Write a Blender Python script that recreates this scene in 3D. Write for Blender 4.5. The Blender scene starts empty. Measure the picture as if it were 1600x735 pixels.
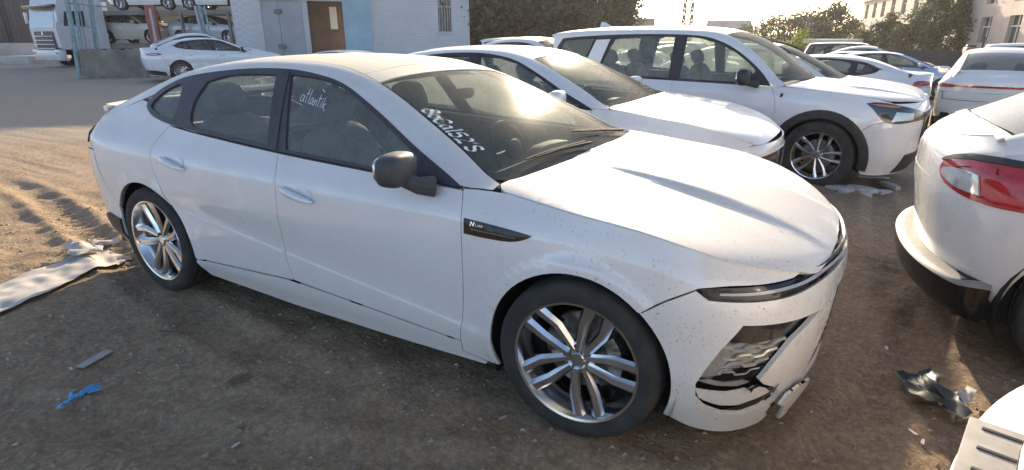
import bpy, bmesh, math, random
import numpy as np
from mathutils import Vector, Matrix
from mathutils.geometry import delaunay_2d_cdt
R_ = math.radians
scene = bpy.context.scene
col = scene.collection
random.seed(7)
rng = np.random.default_rng(7)
# ---------------------------------------------------------------- camera
CAMP = Vector((0.76405, -2.70905, 1.54394))
yaw, pit, rol = R_(120.0136), R_(19.2795), R_(-0.131)
cfw = Vector((math.cos(yaw)*math.cos(pit), math.sin(yaw)*math.cos(pit), -math.sin(pit)))
cr0 = Vector((math.sin(yaw), -math.cos(yaw), 0)); cu0 = cr0.cross(cfw)
crt = math.cos(rol)*cr0+math.sin(rol)*cu0; cup = -math.sin(rol)*cr0+math.cos(rol)*cu0
cam = bpy.data.cameras.new('camera'); camo = bpy.data.objects.new('camera', cam); col.objects.link(camo)
camo.matrix_world = Matrix(((crt.x, cup.x, -cfw.x, CAMP.x), (crt.y, cup.y, -cfw.y, CAMP.y), (crt.z, cup.z, -cfw.z, CAMP.z), (0, 0, 0, 1)))
cam.sensor_width = 36; cam.sensor_fit = 'HORIZONTAL'; cam.lens = 892.05/1600*36
cam.clip_start = .05; cam.clip_end = 3000
scene.camera = camo
# ---------------------------------------------------------------- sky, sun, exposure
SUN_AZ, SUN_EL = 110.0, 15.5
w = bpy.data.worlds.new('World'); scene.world = w; w.use_nodes = True
nt = w.node_tree; nt.nodes.clear()
sky = nt.nodes.new('ShaderNodeTexSky'); sky.sky_type = 'NISHITA'; sky.sun_disc = False
sky.sun_elevation = R_(SUN_EL); sky.sun_rotation = R_(90-SUN_AZ)
sky.altitude = 400; sky.air_density = .68; sky.dust_density = 1.9; sky.ozone_density = .6
bgn = nt.nodes.new('ShaderNodeBackground'); bgn.inputs['Strength'].default_value = .15
out = nt.nodes.new('ShaderNodeOutputWorld')
nt.links.new(sky.outputs[0], bgn.inputs[0]); nt.links.new(bgn.outputs[0], out.inputs[0])
sl = bpy.data.lights.new('sun', 'SUN'); sl.energy = 5.0; sl.angle = R_(.55); sl.color = (1.0, .82, .58)
so = bpy.data.objects.new('sun', sl); col.objects.link(so)
sd = Vector((math.cos(R_(SUN_AZ))*math.cos(R_(SUN_EL)), math.sin(R_(SUN_AZ))*math.cos(R_(SUN_EL)), math.sin(R_(SUN_EL))))
so.rotation_mode = 'QUATERNION'; so.rotation_quaternion = (-sd).to_track_quat('-Z', 'Y'); so.location = sd*60
scene.view_settings.view_transform = 'Standard'; scene.view_settings.look = 'None'
scene.view_settings.exposure = 1.15; scene.view_settings.gamma = 1
# ---------------------------------------------------------------- materials
MATS = {}
def mat(name, fn=None, **k):
    if name in MATS: return MATS[name]
    m = bpy.data.materials.new(name); m.use_nodes = True; t = m.node_tree
    b = t.nodes['Principled BSDF']
    for kk, v in k.items():
        b.inputs[{'col': 'Base Color', 'rough': 'Roughness', 'metal': 'Metallic', 'coat': 'Coat Weight', 'spec': 'Specular IOR Level', 'alpha': 'Alpha'}[kk]].default_value = (*v, 1) if isinstance(v, tuple) else v
    if fn: fn(t, b)
    MATS[name] = m; return m
def N(t, kind, **k):
    n = t.nodes.new(kind)
    for a, v in k.items():
        if a in n.inputs: n.inputs[a].default_value = v
        else: setattr(n, a, v)
    return n
def L(t, a, b): t.links.new(a, b)
def noise(t, scale, detail=4, rough=.55, coord='Object', vec=None):
    n = N(t, 'ShaderNodeTexNoise'); n.inputs['Scale'].default_value = scale; n.inputs['Detail'].default_value = detail; n.inputs['Roughness'].default_value = rough
    if vec is None:
        c = N(t, 'ShaderNodeTexCoord'); vec = c.outputs[coord]
    L(t, vec, n.inputs['Vector']); return n.outputs[0]
def ramp(t, src, stops):
    r = N(t, 'ShaderNodeValToRGB'); e = r.color_ramp.elements
    while len(e) < len(stops): e.new(.5)
    for x, (p, c) in zip(e, stops):
        x.position = p; x.color = (c, c, c, 1) if not isinstance(c, tuple) else (*c, 1)
    L(t, src, r.inputs[0]); return r.outputs[0]
def mix(t, f, a, b, mode='MIX'):
    m = N(t, 'ShaderNodeMix', data_type='RGBA', blend_type=mode)
    for s, v in ((0, f), (6, a), (7, b)):
        if isinstance(v, (int, float)): m.inputs[s].default_value = v
        elif isinstance(v, tuple): m.inputs[s].default_value = (*v, 1)
        else: L(t, v, m.inputs[s])
    return m.outputs[2]
def math_(t, op, a, b=0.0, clamp=False):
    m = N(t, 'ShaderNodeMath', operation=op); m.use_clamp = clamp
    for i, v in ((0, a), (1, b)):
        if isinstance(v, (int, float)): m.inputs[i].default_value = v
        else: L(t, v, m.inputs[i])
    return m.outputs[0]
def bump(t, b, h, s=.3, d=.01):
    n = N(t, 'ShaderNodeBump'); n.inputs['Strength'].default_value = s; n.inputs['Distance'].default_value = d
    L(t, h, n.inputs['Height']); L(t, n.outputs[0], b.inputs['Normal'])
def var(base, amt=.25, scale=6, rough=None, bmp=0, bs=60):
    def f(t, b):
        n = noise(t, scale, 5)
        c = mix(t, ramp(t, n, [(.3, 0), (.7, 1)]), tuple(x*(1-amt) for x in base), tuple(min(1, x*(1+amt)) for x in base))
        L(t, c, b.inputs['Base Color'])
        if bmp: bump(t, b, noise(t, bs, 4), bmp)
    return f
def paint(base, dust=.25, specks=0.0, dustcol=(.56, .46, .31)):
    def f(t, b):
        tc = N(t, 'ShaderNodeTexCoord')
        n = ramp(t, noise(t, 2.8, 7, .68, vec=tc.outputs['Object']), [(.36, 0), (.70, 1)])
        fine = noise(t, 45, 5, .7, vec=tc.outputs['Object'])
        sep = N(t, 'ShaderNodeSeparateXYZ'); g = N(t, 'ShaderNodeNewGeometry'); L(t, g.outputs['Normal'], sep.inputs[0])
        up = math_(t, 'MULTIPLY', math_(t, 'POWER', math_(t, 'MAXIMUM', sep.outputs[2], 0), 1.5), .95)          # dust settles on level faces, strengthened to paint in the sun's warm cream tint
        d = math_(t, 'MULTIPLY', math_(t, 'ADD', math_(t, 'MULTIPLY', n, .6), up), math_(t, 'ADD', fine, .4), True)
        lo = N(t, 'ShaderNodeSeparateXYZ'); L(t, tc.outputs['Object'], lo.inputs[0]); low = math_(t, 'MULTIPLY', ramp(t, math_(t, 'SUBTRACT', lo.outputs[2], math_(t, 'MULTIPLY', n, .25)), [(.10, 1), (.55, 0)]), math_(t, 'ADD', fine, .1))      # road dust low on the body
        d = math_(t, 'ADD', d, math_(t, 'MULTIPLY', low, .55))
        d = math_(t, 'MULTIPLY', d, dust, True)
        c = mix(t, d, base, dustcol)
        if specks:
            v = N(t, 'ShaderNodeTexVoronoi'); v.inputs['Scale'].default_value = 62; v.inputs['Randomness'].default_value = 1; nv = N(t, 'ShaderNodeTexNoise'); nv.inputs['Scale'].default_value = 30; nv.inputs['Detail'].default_value = 3; L(t, tc.outputs['Object'], nv.inputs['Vector']); av = N(t, 'ShaderNodeVectorMath', operation='MULTIPLY_ADD'); av.inputs[1].default_value = (.05, .05, .05); L(t, nv.outputs['Color'], av.inputs[0]); L(t, tc.outputs['Object'], av.inputs[2]); L(t, av.outputs[0], v.inputs['Vector'])
            sp = ramp(t, v.outputs['Distance'], [(.05, 1), (.24, 0)])
            sx_ = N(t, 'ShaderNodeSeparateXYZ'); L(t, tc.outputs['Object'], sx_.inputs[0]); wz = ramp(t, math_(t, 'MULTIPLY_ADD' if False else 'ADD', sx_.outputs[0], .75), [(.15, .12), (.45, 1)])          # mud thrown up round the front wheel
            zone = math_(t, 'MULTIPLY', ramp(t, noise(t, 5.5, 5, .75, vec=tc.outputs['Object']), [(.42, 0), (.56, 1)]), wz)
            c = mix(t, math_(t, 'MULTIPLY', math_(t, 'MULTIPLY', sp, zone), specks), c, (.20, .17, .14))
        L(t, c, b.inputs['Base Color'])
        L(t, math_(t, 'ADD', math_(t, 'MULTIPLY', d, 1.1), .17, True), b.inputs['Roughness'])
        b.inputs['Coat Weight'].default_value = .5; b.inputs['Coat IOR'].default_value = 1.75; b.inputs['Coat Roughness'].default_value = .06
        L(t, math_(t, 'SUBTRACT', 1.0, math_(t, 'MULTIPLY', d, 2.2), True), b.inputs['Coat Weight'])
    return f
def glass(name, tint=(.55, .62, .58), dust=.18, dcol=(.62, .56, .46), grough=.06, gcol=1.0):
    if name in MATS: return MATS[name]
    m = bpy.data.materials.new(name); m.use_nodes = True; t = m.node_tree; t.nodes.clear()
    o = N(t, 'ShaderNodeOutputMaterial'); tr = N(t, 'ShaderNodeBsdfTransparent'); tr.inputs[0].default_value = (*tint, 1)
    gl = N(t, 'ShaderNodeBsdfGlossy'); gl.inputs['Roughness'].default_value = grough; gl.inputs[0].default_value = (gcol, gcol, gcol, 1)
    fr = N(t, 'ShaderNodeFresnel'); fr.inputs[0].default_value = 1.5
    m1 = N(t, 'ShaderNodeMixShader'); L(t, fr.outputs[0], m1.inputs[0]); L(t, tr.outputs[0], m1.inputs[1]); L(t, gl.outputs[0], m1.inputs[2])
    df = N(t, 'ShaderNodeBsdfDiffuse'); df.inputs[0].default_value = (*dcol, 1)
    tl = N(t, 'ShaderNodeBsdfTranslucent'); tl.inputs[0].default_value = (*dcol, 1)
    m2 = N(t, 'ShaderNodeMixShader'); m2.inputs[0].default_value = .45; L(t, df.outputs[0], m2.inputs[1]); L(t, tl.outputs[0], m2.inputs[2])
    a = ramp(t, noise(t, 3.0, 6, .6), [(.25, .55), (.8, 1.25)])
    f = math_(t, 'MULTIPLY', math_(t, 'MULTIPLY', a, math_(t, 'ADD', math_(t, 'MULTIPLY', noise(t, 60, 3, .7), .5), .75)), dust, True)
    m3 = N(t, 'ShaderNodeMixShader'); L(t, f, m3.inputs[0]); L(t, m1.outputs[0], m3.inputs[1]); L(t, m2.outputs[0], m3.inputs[2])
    L(t, m3.outputs[0], o.inputs[0]); MATS[name] = m; return m
# ---------------------------------------------------------------- object helpers
def tag(o, label=None, cat=None, group=None, kind=None):
    if label: o['label'] = label
    if cat: o['category'] = cat
    if group: o['group'] = group
    if kind: o['kind'] = kind
    elif cat: o['kind'] = 'thing'
    return o
def link(o, parent=None):
    col.objects.link(o)
    if parent is not None: o.parent = parent
    return o
def empty(name, loc=(0, 0, 0), rz=0, parent=None):
    o = bpy.data.objects.new(name, None); o.empty_display_size = .2
    o.location = loc; o.rotation_euler = (0, 0, rz); return link(o, parent)
def mesh(name, V, F, m, parent=None, smooth=True, flat_angle=None):
    me = bpy.data.meshes.new(name); me.from_pydata([tuple(map(float, v)) for v in V], [], [tuple(map(int, f)) for f in F])
    if m is not None: me.materials.append(m)
    me.polygons.foreach_set('use_smooth', [smooth]*len(me.polygons))
    if smooth and flat_angle: me.set_sharp_from_angle(angle=R_(flat_angle))
    me.update(); return link(bpy.data.objects.new(name, me), parent)
def copy_tree(o, parent=None):
    c = o.copy(); col.objects.link(c); c.parent = parent
    for ch in o.children: copy_tree(ch, c)
    return c
class MB:
    """collects several primitives into one mesh (one part)"""
    def __init__(s): s.V = []; s.F = []
    def add(s, V, F):
        n = len(s.V); s.V += [tuple(v) for v in V]; s.F += [tuple(i+n for i in f) for f in F]; return s
    def box(s, c, d, rot=None):
        hx, hy, hz = d[0]/2, d[1]/2, d[2]/2
        P = [Vector((x, y, z)) for x in (-hx, hx) for y in (-hy, hy) for z in (-hz, hz)]
        if rot is not None: P = [rot @ p for p in P]
        return s.add([p+Vector(c) for p in P], [(0, 1, 3, 2), (4, 6, 7, 5), (0, 4, 5, 1), (2, 3, 7, 6), (0, 2, 6, 4), (1, 5, 7, 3)])
    def bbox(s, c, d, b, rot=None):
        bm = bmesh.new(); bmesh.ops.create_cube(bm, size=1)
        for v in bm.verts: v.co = Vector((v.co.x*d[0], v.co.y*d[1], v.co.z*d[2]))
        bmesh.ops.bevel(bm, geom=list(bm.edges), offset=b, segments=2, affect='EDGES', profile=.6)
        V = [(rot @ v.co if rot is not None else v.co)+Vector(c) for v in bm.verts]; bm.verts.index_update()
        F = [[v.index for v in f.verts] for f in bm.faces]; bm.free(); return s.add(V, F)
    def tube(s, pts, r, n=8, cap=True):
        pts = [Vector(p) for p in pts]; rr = r if isinstance(r, (list, tuple)) else [r]*len(pts); V = []; F = []; up = None
        for i, p in enumerate(pts):
            d = (pts[min(i+1, len(pts)-1)]-pts[max(i-1, 0)]).normalized()
            if up is None: up = d.orthogonal().normalized()
            else: up = (up-d*up.dot(d)).normalized()
            sd_ = d.cross(up)
            for k in range(n):
                a = 2*math.pi*k/n; V.append(p+(up*math.cos(a)+sd_*math.sin(a))*rr[i])
        for i in range(len(pts)-1):
            for k in range(n): F.append((i*n+k, i*n+(k+1) % n, (i+1)*n+(k+1) % n, (i+1)*n+k))
        if cap: F.append(tuple(range(n))[::-1]); F.append(tuple((len(pts)-1)*n+k for k in range(n)))
        return s.add(V, F)
    def lathe(s, prof, n=48, axis='y', c=(0, 0, 0)):
        V = []; F = []; K = len(prof)
        for i in range(n):
            a = 2*math.pi*i/n
            for r, h in prof:
                p = {'y': (r*math.cos(a), h, r*math.sin(a)), 'z': (r*math.cos(a), r*math.sin(a), h), 'x': (h, r*math.cos(a), r*math.sin(a))}[axis]
                V.append((p[0]+c[0], p[1]+c[1], p[2]+c[2]))
        for i in range(n):
            j = (i+1) % n
            for k in range(K-1): F.append((i*K+k, i*K+k+1, j*K+k+1, j*K+k))
        return s.add(V, F)
    def blob(s, c, d, p=.5, rot=None, n=20, m=12):
        V = []; F = []; sg = lambda v, e: math.copysign(abs(v)**e, v)
        for j in range(m+1):
            ph = -math.pi/2+math.pi*j/m
            for i in range(n):
                th = 2*math.pi*i/n
                q = Vector((d[0]/2*sg(math.cos(ph), p)*sg(math.cos(th), p), d[1]/2*sg(math.cos(ph), p)*sg(math.sin(th), p), d[2]/2*sg(math.sin(ph), p)))
                if rot is not None: q = rot @ q
                V.append(q+Vector(c))
        for j in range(m):
            for i in range(n): F.append((j*n+i, j*n+(i+1) % n, (j+1)*n+(i+1) % n, (j+1)*n+i))
        return s.add(V, F)
    def prism(s, poly, z0, z1, axis='z'):
        n = len(poly); f = {'z': lambda a, b, h: (a, b, h), 'y': lambda a, b, h: (a, h, b), 'x': lambda a, b, h: (h, a, b)}[axis]
        V = [f(a, b, z0) for a, b in poly]+[f(a, b, z1) for a, b in poly]
        F = [tuple(range(n))[::-1], tuple(range(n, 2*n))]+[(i, (i+1) % n, n+(i+1) % n, n+i) for i in range(n)]
        return s.add(V, F)
    def build(s, name, m, parent=None, smooth=True, ang=35): return mesh(name, s.V, s.F, m, parent, smooth, ang)
def rotm(a, ax): return Matrix.Rotation(R_(a), 3, ax)
# ---------------------------------------------------------------- trimmed surface patches
def catm(P, n=6, closed=False):
    P = np.asarray(P, float); K = len(P); o = []
    if K < 3: return P
    rngk = range(K if closed else K-1)
    for i in rngk:
        if closed: a, b, c, d = P[(i-1) % K], P[i], P[(i+1) % K], P[(i+2) % K]
        else: a, b, c, d = P[max(i-1, 0)], P[i], P[i+1], P[min(i+2, K-1)]
        for t in np.arange(n)/n:
            o.append(.5*((2*b)+(c-a)*t+(2*a-5*b+4*c-d)*t*t+(3*b-a-3*c+d)*t**3))
    if not closed: o.append(P[-1])
    return np.array(o)
def arc(cx, cz, r, a0, a1, n=24):
    a = np.radians(np.linspace(a0, a1, n)); return np.stack([cx+r*np.cos(a), cz+r*np.sin(a)], -1)
def cat(*a): return np.concatenate([np.atleast_2d(np.asarray(x, float)) for x in a])
def resample(P, h):
    o = []; K = len(P)
    for i in range(K):
        a, b = P[i], P[(i+1) % K]; l = np.hypot(*(b-a))
        if l < 1e-5: continue
        k = max(1, int(math.ceil(l/h)))
        for j in range(k): o.append(a+(b-a)*j/k)
    return np.array(o)
def area(P): x, y = P[:, 0], P[:, 1]; return .5*np.sum(x*np.roll(y, -1)-y*np.roll(x, -1))
def inset(P, d):
    P = np.asarray(P, float); P = P[np.hypot(*(P-np.roll(P, 1, 0)).T) > 1e-5]
    if area(P) < 0: P = P[::-1]
    e = np.roll(P, -1, 0)-P; e /= np.maximum(np.hypot(*e.T), 1e-9)[:, None]; n = np.stack([-e[:, 1], e[:, 0]], -1)
    m = n+np.roll(n, 1, 0); l = np.maximum((m*m).sum(1), .5); return P+m*(2*d/l)[:, None]
def inside(Q, P):
    x, y = Q[:, 0][:, None], Q[:, 1][:, None]; a = P; b = np.roll(P, -1, 0)
    c = ((a[:, 1] > y) != (b[:, 1] > y)); dy = (b[:, 1]-a[:, 1]); dy = np.where(np.abs(dy) < 1e-12, 1e-12, dy)
    return (np.sum(c & (x < (b[:, 0]-a[:, 0])*(y-a[:, 1])/dy+a[:, 0]), 1) % 2) == 1
def triangulate(poly, h, holes=(), extra=None):
    loops = [resample(poly, h)]+[resample(np.asarray(q, float), h) for q in holes]
    pts = np.concatenate(loops); edges = []; k = 0
    for l in loops:
        edges += [(k+i, k+(i+1) % len(l)) for i in range(len(l))]; k += len(l)
    lo, hi = pts.min(0), pts.max(0)
    gx, gy = np.meshgrid(np.arange(lo[0]+h/2, hi[0], h), np.arange(lo[1]+h/2, hi[1], h), indexing='ij'); G = np.stack([gx.ravel(), gy.ravel()], -1)
    if len(G):
        k = inside(G, loops[0])
        for q in loops[1:]: k &= ~inside(G, q)
        G = G[k]
    if len(G):
        d = np.full(len(G), 9.)
        for i in range(0, len(pts), 200): d = np.minimum(d, np.sqrt(((G[:, None]-pts[None, i:i+200])**2).sum(-1)).min(1))
        G = G[d > .55*h]
        if extra is not None:                                          # rows of points along a pressed crease
            E_ = extra[inside(extra, loops[0])]; dd = np.full(len(E_), 9.)
            for i in range(0, len(pts), 200): dd = np.minimum(dd, np.sqrt(((E_[:, None]-pts[None, i:i+200])**2).sum(-1)).min(1))
            E_ = E_[dd > .004]; k2 = np.full(len(G), 9.)
            for i in range(0, len(E_), 200): k2 = np.minimum(k2, np.sqrt(((G[:, None]-E_[None, i:i+200])**2).sum(-1)).min(1))
            G = np.concatenate([G[k2 > .6*h], E_])
        pts = np.concatenate([pts, G]) if len(G) else pts
    r = delaunay_2d_cdt([Vector(p) for p in pts], edges, [], 0, 1e-6)
    V = np.array([tuple(v) for v in r[0]]); T = np.array([f for f in r[2] if len(f) == 3])
    c = V[T].mean(1); k = inside(c, loops[0])
    for q in loops[1:]: k &= ~inside(c, q)
    return V, T[k]
CEN = (-2.6, -.2, .45)
def patch(name, poly, fn, m, parent, h=.05, holes=(), th=.012, gap=.002, off=0., sc=(1, 1), cen=CEN, mirror=False, extra=None):
    """trim polygon in parameter space -> panel with thickness on the surface fn; analytic normals"""
    poly = np.asarray(poly, float)*np.array(sc); holes = [np.asarray(q, float)*np.array(sc) for q in holes]
    if gap: poly = inset(poly, gap)
    V, T = triangulate(poly, h, holes, extra)
    a, b = V[:, 0]/sc[0], V[:, 1]/sc[1]; e = 1e-3
    P = fn(a, b); n = np.cross(fn(a+e, b)-fn(a-e, b), fn(a, b+e)-fn(a, b-e)); n /= np.maximum(np.linalg.norm(n, axis=1), 1e-12)[:, None]
    ref = P-np.stack([np.clip(P[:, 0], cen[0], cen[1]), 0*P[:, 0], np.full(len(P), cen[2])], -1)
    n *= np.where((n*ref).sum(1) < 0, -1, 1)[:, None]
    P = P+n*off
    fnrm = np.cross(P[T[:, 1]]-P[T[:, 0]], P[T[:, 2]]-P[T[:, 0]]); fl = (fnrm*n[T[:, 0]]).sum(1) < 0
    T[fl] = T[fl][:, ::-1]
    E = np.concatenate([T[:, [0, 1]], T[:, [1, 2]], T[:, [2, 0]]]); S_ = np.sort(E, 1)
    key = S_[:, 0]*len(P)+S_[:, 1]; u, inv, cnt = np.unique(key, return_inverse=True, return_counts=True); B = E[cnt[inv] == 1]
    F = [tuple(t) for t in T]; VV = P; NN = n
    if th:
        bv = np.unique(B); mp = {int(v): len(P)+i for i, v in enumerate(bv)}
        VV = np.concatenate([P, P[bv]-n[bv]*th]); F += [(int(j), int(i), mp[int(i)], mp[int(j)]) for i, j in B]
    obs = []
    for sg in ((1, -1) if mirror else (1,)):
        W_ = VV*np.array([1, sg, 1]); FF = F if sg == 1 else [f[::-1] for f in F]
        me = bpy.data.meshes.new(name); me.from_pydata([tuple(map(float, v)) for v in W_], [], [tuple(map(int, f)) for f in FF]); me.materials.append(m)
        me.polygons.foreach_set('use_smooth', [True]*len(me.polygons)); me.update()
        ln = np.zeros((len(me.loops), 3)); nT = len(T); vi = np.zeros(len(me.loops), int); me.loops.foreach_get('vertex_index', vi)
        nn = n*np.array([1, sg, 1]); ln[:nT*3] = nn[vi[:nT*3]]
        for p in me.polygons[nT:]:
            for li in p.loop_indices: ln[li] = p.normal
        me.normals_split_custom_set([tuple(x) for x in ln])
        obs.append(link(bpy.data.objects.new(name, me), parent))
    return obs if mirror else obs[0]
def loft(name, curves, m, parent, mirror=False, closed=False, flat=None):
    C_ = [np.asarray(c, float) for c in curves]; n = len(C_[0]); K = len(C_); obs = []
    for sg in ((1, -1) if mirror else (1,)):
        V = np.concatenate(C_)*np.array([1, sg, 1]); F = []
        for k in range(K-1 if not closed else K):
            k2 = (k+1) % K
            for i in range(n-1):
                f = (k*n+i, k*n+i+1, k2*n+i+1, k2*n+i); F.append(f if sg == 1 else f[::-1])
        o = mesh(name, V, F, m, parent, True, flat); obs.append(o)
    return obs if mirror else obs[0]
def pchip(xs,ys):
    xs=np.asarray(xs,float);ys=np.asarray(ys,float)
    if xs[0]>xs[-1]: xs=xs[::-1];ys=ys[::-1]
    h=np.diff(xs);d=np.diff(ys)/h;m=np.zeros_like(ys)
    if len(xs)==2: m[:]=d[0]
    else:
        s=d[:-1]*d[1:]>0
        w1=2*h[1:]+h[:-1];w2=h[1:]+2*h[:-1]
        with np.errstate(all='ignore'): hm=(w1+w2)/(w1/d[:-1]+w2/d[1:])
        m[1:-1]=np.where(s,hm,0);m[0]=d[0];m[-1]=d[-1]
    def f(q):
        q=np.clip(np.asarray(q,float),xs[0],xs[-1]);i=np.clip(np.searchsorted(xs,q)-1,0,len(xs)-2)
        t=(q-xs[i])/h[i];a=1-t
        return ys[i]*(1+2*t)*a*a+ys[i+1]*t*t*(3-2*t)+h[i]*(m[i]*t*a*a-m[i+1]*t*t*a)
    return f
def tab(rows): # rows (x,y,z) -> fy,fz
    r=np.array(sorted(rows),float); return pchip(r[:,0],r[:,1]),pchip(r[:,0],r[:,2])
class Body:
    def __init__(s,S):
        s.S=S
        s.lines=[tab(l) for l in S['lines']]      # bottom..belt
        s.rail=tab(S['rail']); s.zc=pchip(*np.array(sorted(S['roofc'])).T)
        s.hc=pchip(*np.array(sorted(S['hoodc'])).T); s.dc=pchip(*np.array(sorted(S['deckc'])).T)
        s.XN=pchip(*np.array(sorted(S['nose'])).T); s.XR=pchip(*np.array(sorted(S['tail'])).T)
        s.x0,s.x1=S['x0'],S['x1']
        s.nf=S.get('nf',(2.6,2.2)); s.nr=S.get('nr',(2.6,2.2))
    def fac(s,x,z):
        x=np.asarray(x,float)
        a=np.clip((x-s.x0)/(s.XN(z)-s.x0),0,1); b=np.clip((s.x1-x)/(s.x1-s.XR(z)),0,1)
        return (1-a**s.nf[0])**(1/s.nf[1])*(1-b**s.nr[0])**(1/s.nr[1])
    def raw(s,x,z):
        x=np.atleast_1d(np.asarray(x,float));z=np.atleast_1d(np.asarray(z,float));x,z=np.broadcast_arrays(x,z)
        Y=np.stack([f(x) for f,g in s.lines]);Z=np.stack([g(x) for f,g in s.lines]);K=len(Y)
        h=np.maximum(np.diff(Z,axis=0),1e-4);d=np.diff(Y,axis=0)/h
        m=np.zeros_like(Y);m[0]=d[0];m[-1]=d[-1]
        w1=2*h[1:]+h[:-1];w2=h[1:]+2*h[:-1]
        with np.errstate(all='ignore'): hm=(w1+w2)/(w1/d[:-1]+w2/d[1:])
        m[1:-1]=np.where(d[:-1]*d[1:]>0,hm,0)
        out=np.zeros(x.shape)
        for k in range(K-1):
            t=(z-Z[k])/h[k]
            if k>0: t=np.maximum(t,0)
            sel=(z>=Z[k]) if k>0 else np.ones(x.shape,bool)
            tt=np.clip(t,0,1);a=1-tt
            v=Y[k]*(1+2*tt)*a*a+Y[k+1]*tt*tt*(3-2*tt)+h[k]*(m[k]*tt*a*a-m[k+1]*tt*tt*a)
            if k==0: v=v+np.minimum(t,0)*h[k]*m[0]
            out=np.where(sel,v,out)
        ry,rz=s.rail[0](x),s.rail[1](x);t=(z-Z[-1])/np.maximum(rz-Z[-1],.02)
        g=Y[-1]+(ry-Y[-1])*t+s.S.get('gbulge',.012)*4*t*(1-t)*(t<=1)
        return np.where(z>Z[-1],np.where(rz>Z[-1]+.02,g,Y[-1]-(z-Z[-1])*1.5),out)
    def side(s,x,z):
        x=np.asarray(x,float)
        xx=np.clip(x,s.x1-.6,s.x0+.6)
        y=s.raw(xx,z)*s.fac(x,z)
        for (cx,cz,R,amp,w) in s.S.get('flare',[]):
            r=np.hypot(x-cx,z-cz); y=y+amp/(1+np.exp((r-R-w)/.006))*(np.asarray(z)<.78)
        return y
    def belt(s,x): return s.lines[-1][1](x)
    def top(s,x,y):
        x=np.asarray(x,float);y=np.abs(np.asarray(y,float));ry,rz=s.rail[0](x),s.rail[1](x)
        return rz+(s.zc(x)-rz)*(1-np.clip(y/ry,0,1.3)**2.4)
    def hood(s,x,y):
        x=np.asarray(x,float);y=np.abs(np.asarray(y,float));zb=s.belt(x)
        yc=np.maximum(s.lines[-1][0](np.clip(x,-9,s.x0+.6))*s.fac(x,np.minimum(zb,s.S.get('zsh',.72))),.05)
        r=np.clip(y/yc,0,1.15); z=zb+(s.hc(x)-zb)*(1-.40*r**2.2-.60*r**9)
        for (yA,yB,xA,xB,amp,w) in s.S.get('hoodcrease',[]):
            t=np.clip((x-xA)/(xB-xA),0,1); yy=yA+(yB-yA)*t
            z=z-amp*np.sin(np.pi*np.clip(t*.9+.05,0,1))/(1+np.exp(-(y-yy)/w))*(1-r**6)
        return z
    def deck(s,x,y):
        x=np.asarray(x,float);y=np.abs(np.asarray(y,float));ry,rz=s.rail[0](x),s.rail[1](x)
        return rz+(s.dc(x)-rz)*(1-np.clip(y/ry,0,1.2)**3)
    def nose(s,t,z,rear=False):
        t=np.asarray(t,float);z=np.asarray(z,float);sg=np.where(t>1,-1,1);tt=np.where(t>1,2-t,t)
        X0=s.x1 if rear else s.x0; XN=(s.XR if rear else s.XN)(z); n=s.nr if rear else s.nf
        a=np.sin(np.clip(tt,0,1)*np.pi/2);  # a^ (2/..) param
        f=a**(1.0); ax=f; y=(1-np.clip(ax,0,1)**n[0])**(1/n[1])
        # blend param so both ends sample evenly
        xx=X0+(XN-X0)*ax
        return xx,-sg*s.raw(np.clip(xx,s.x1-.6,s.x0+.6),z).reshape(np.shape(xx))*y
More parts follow.
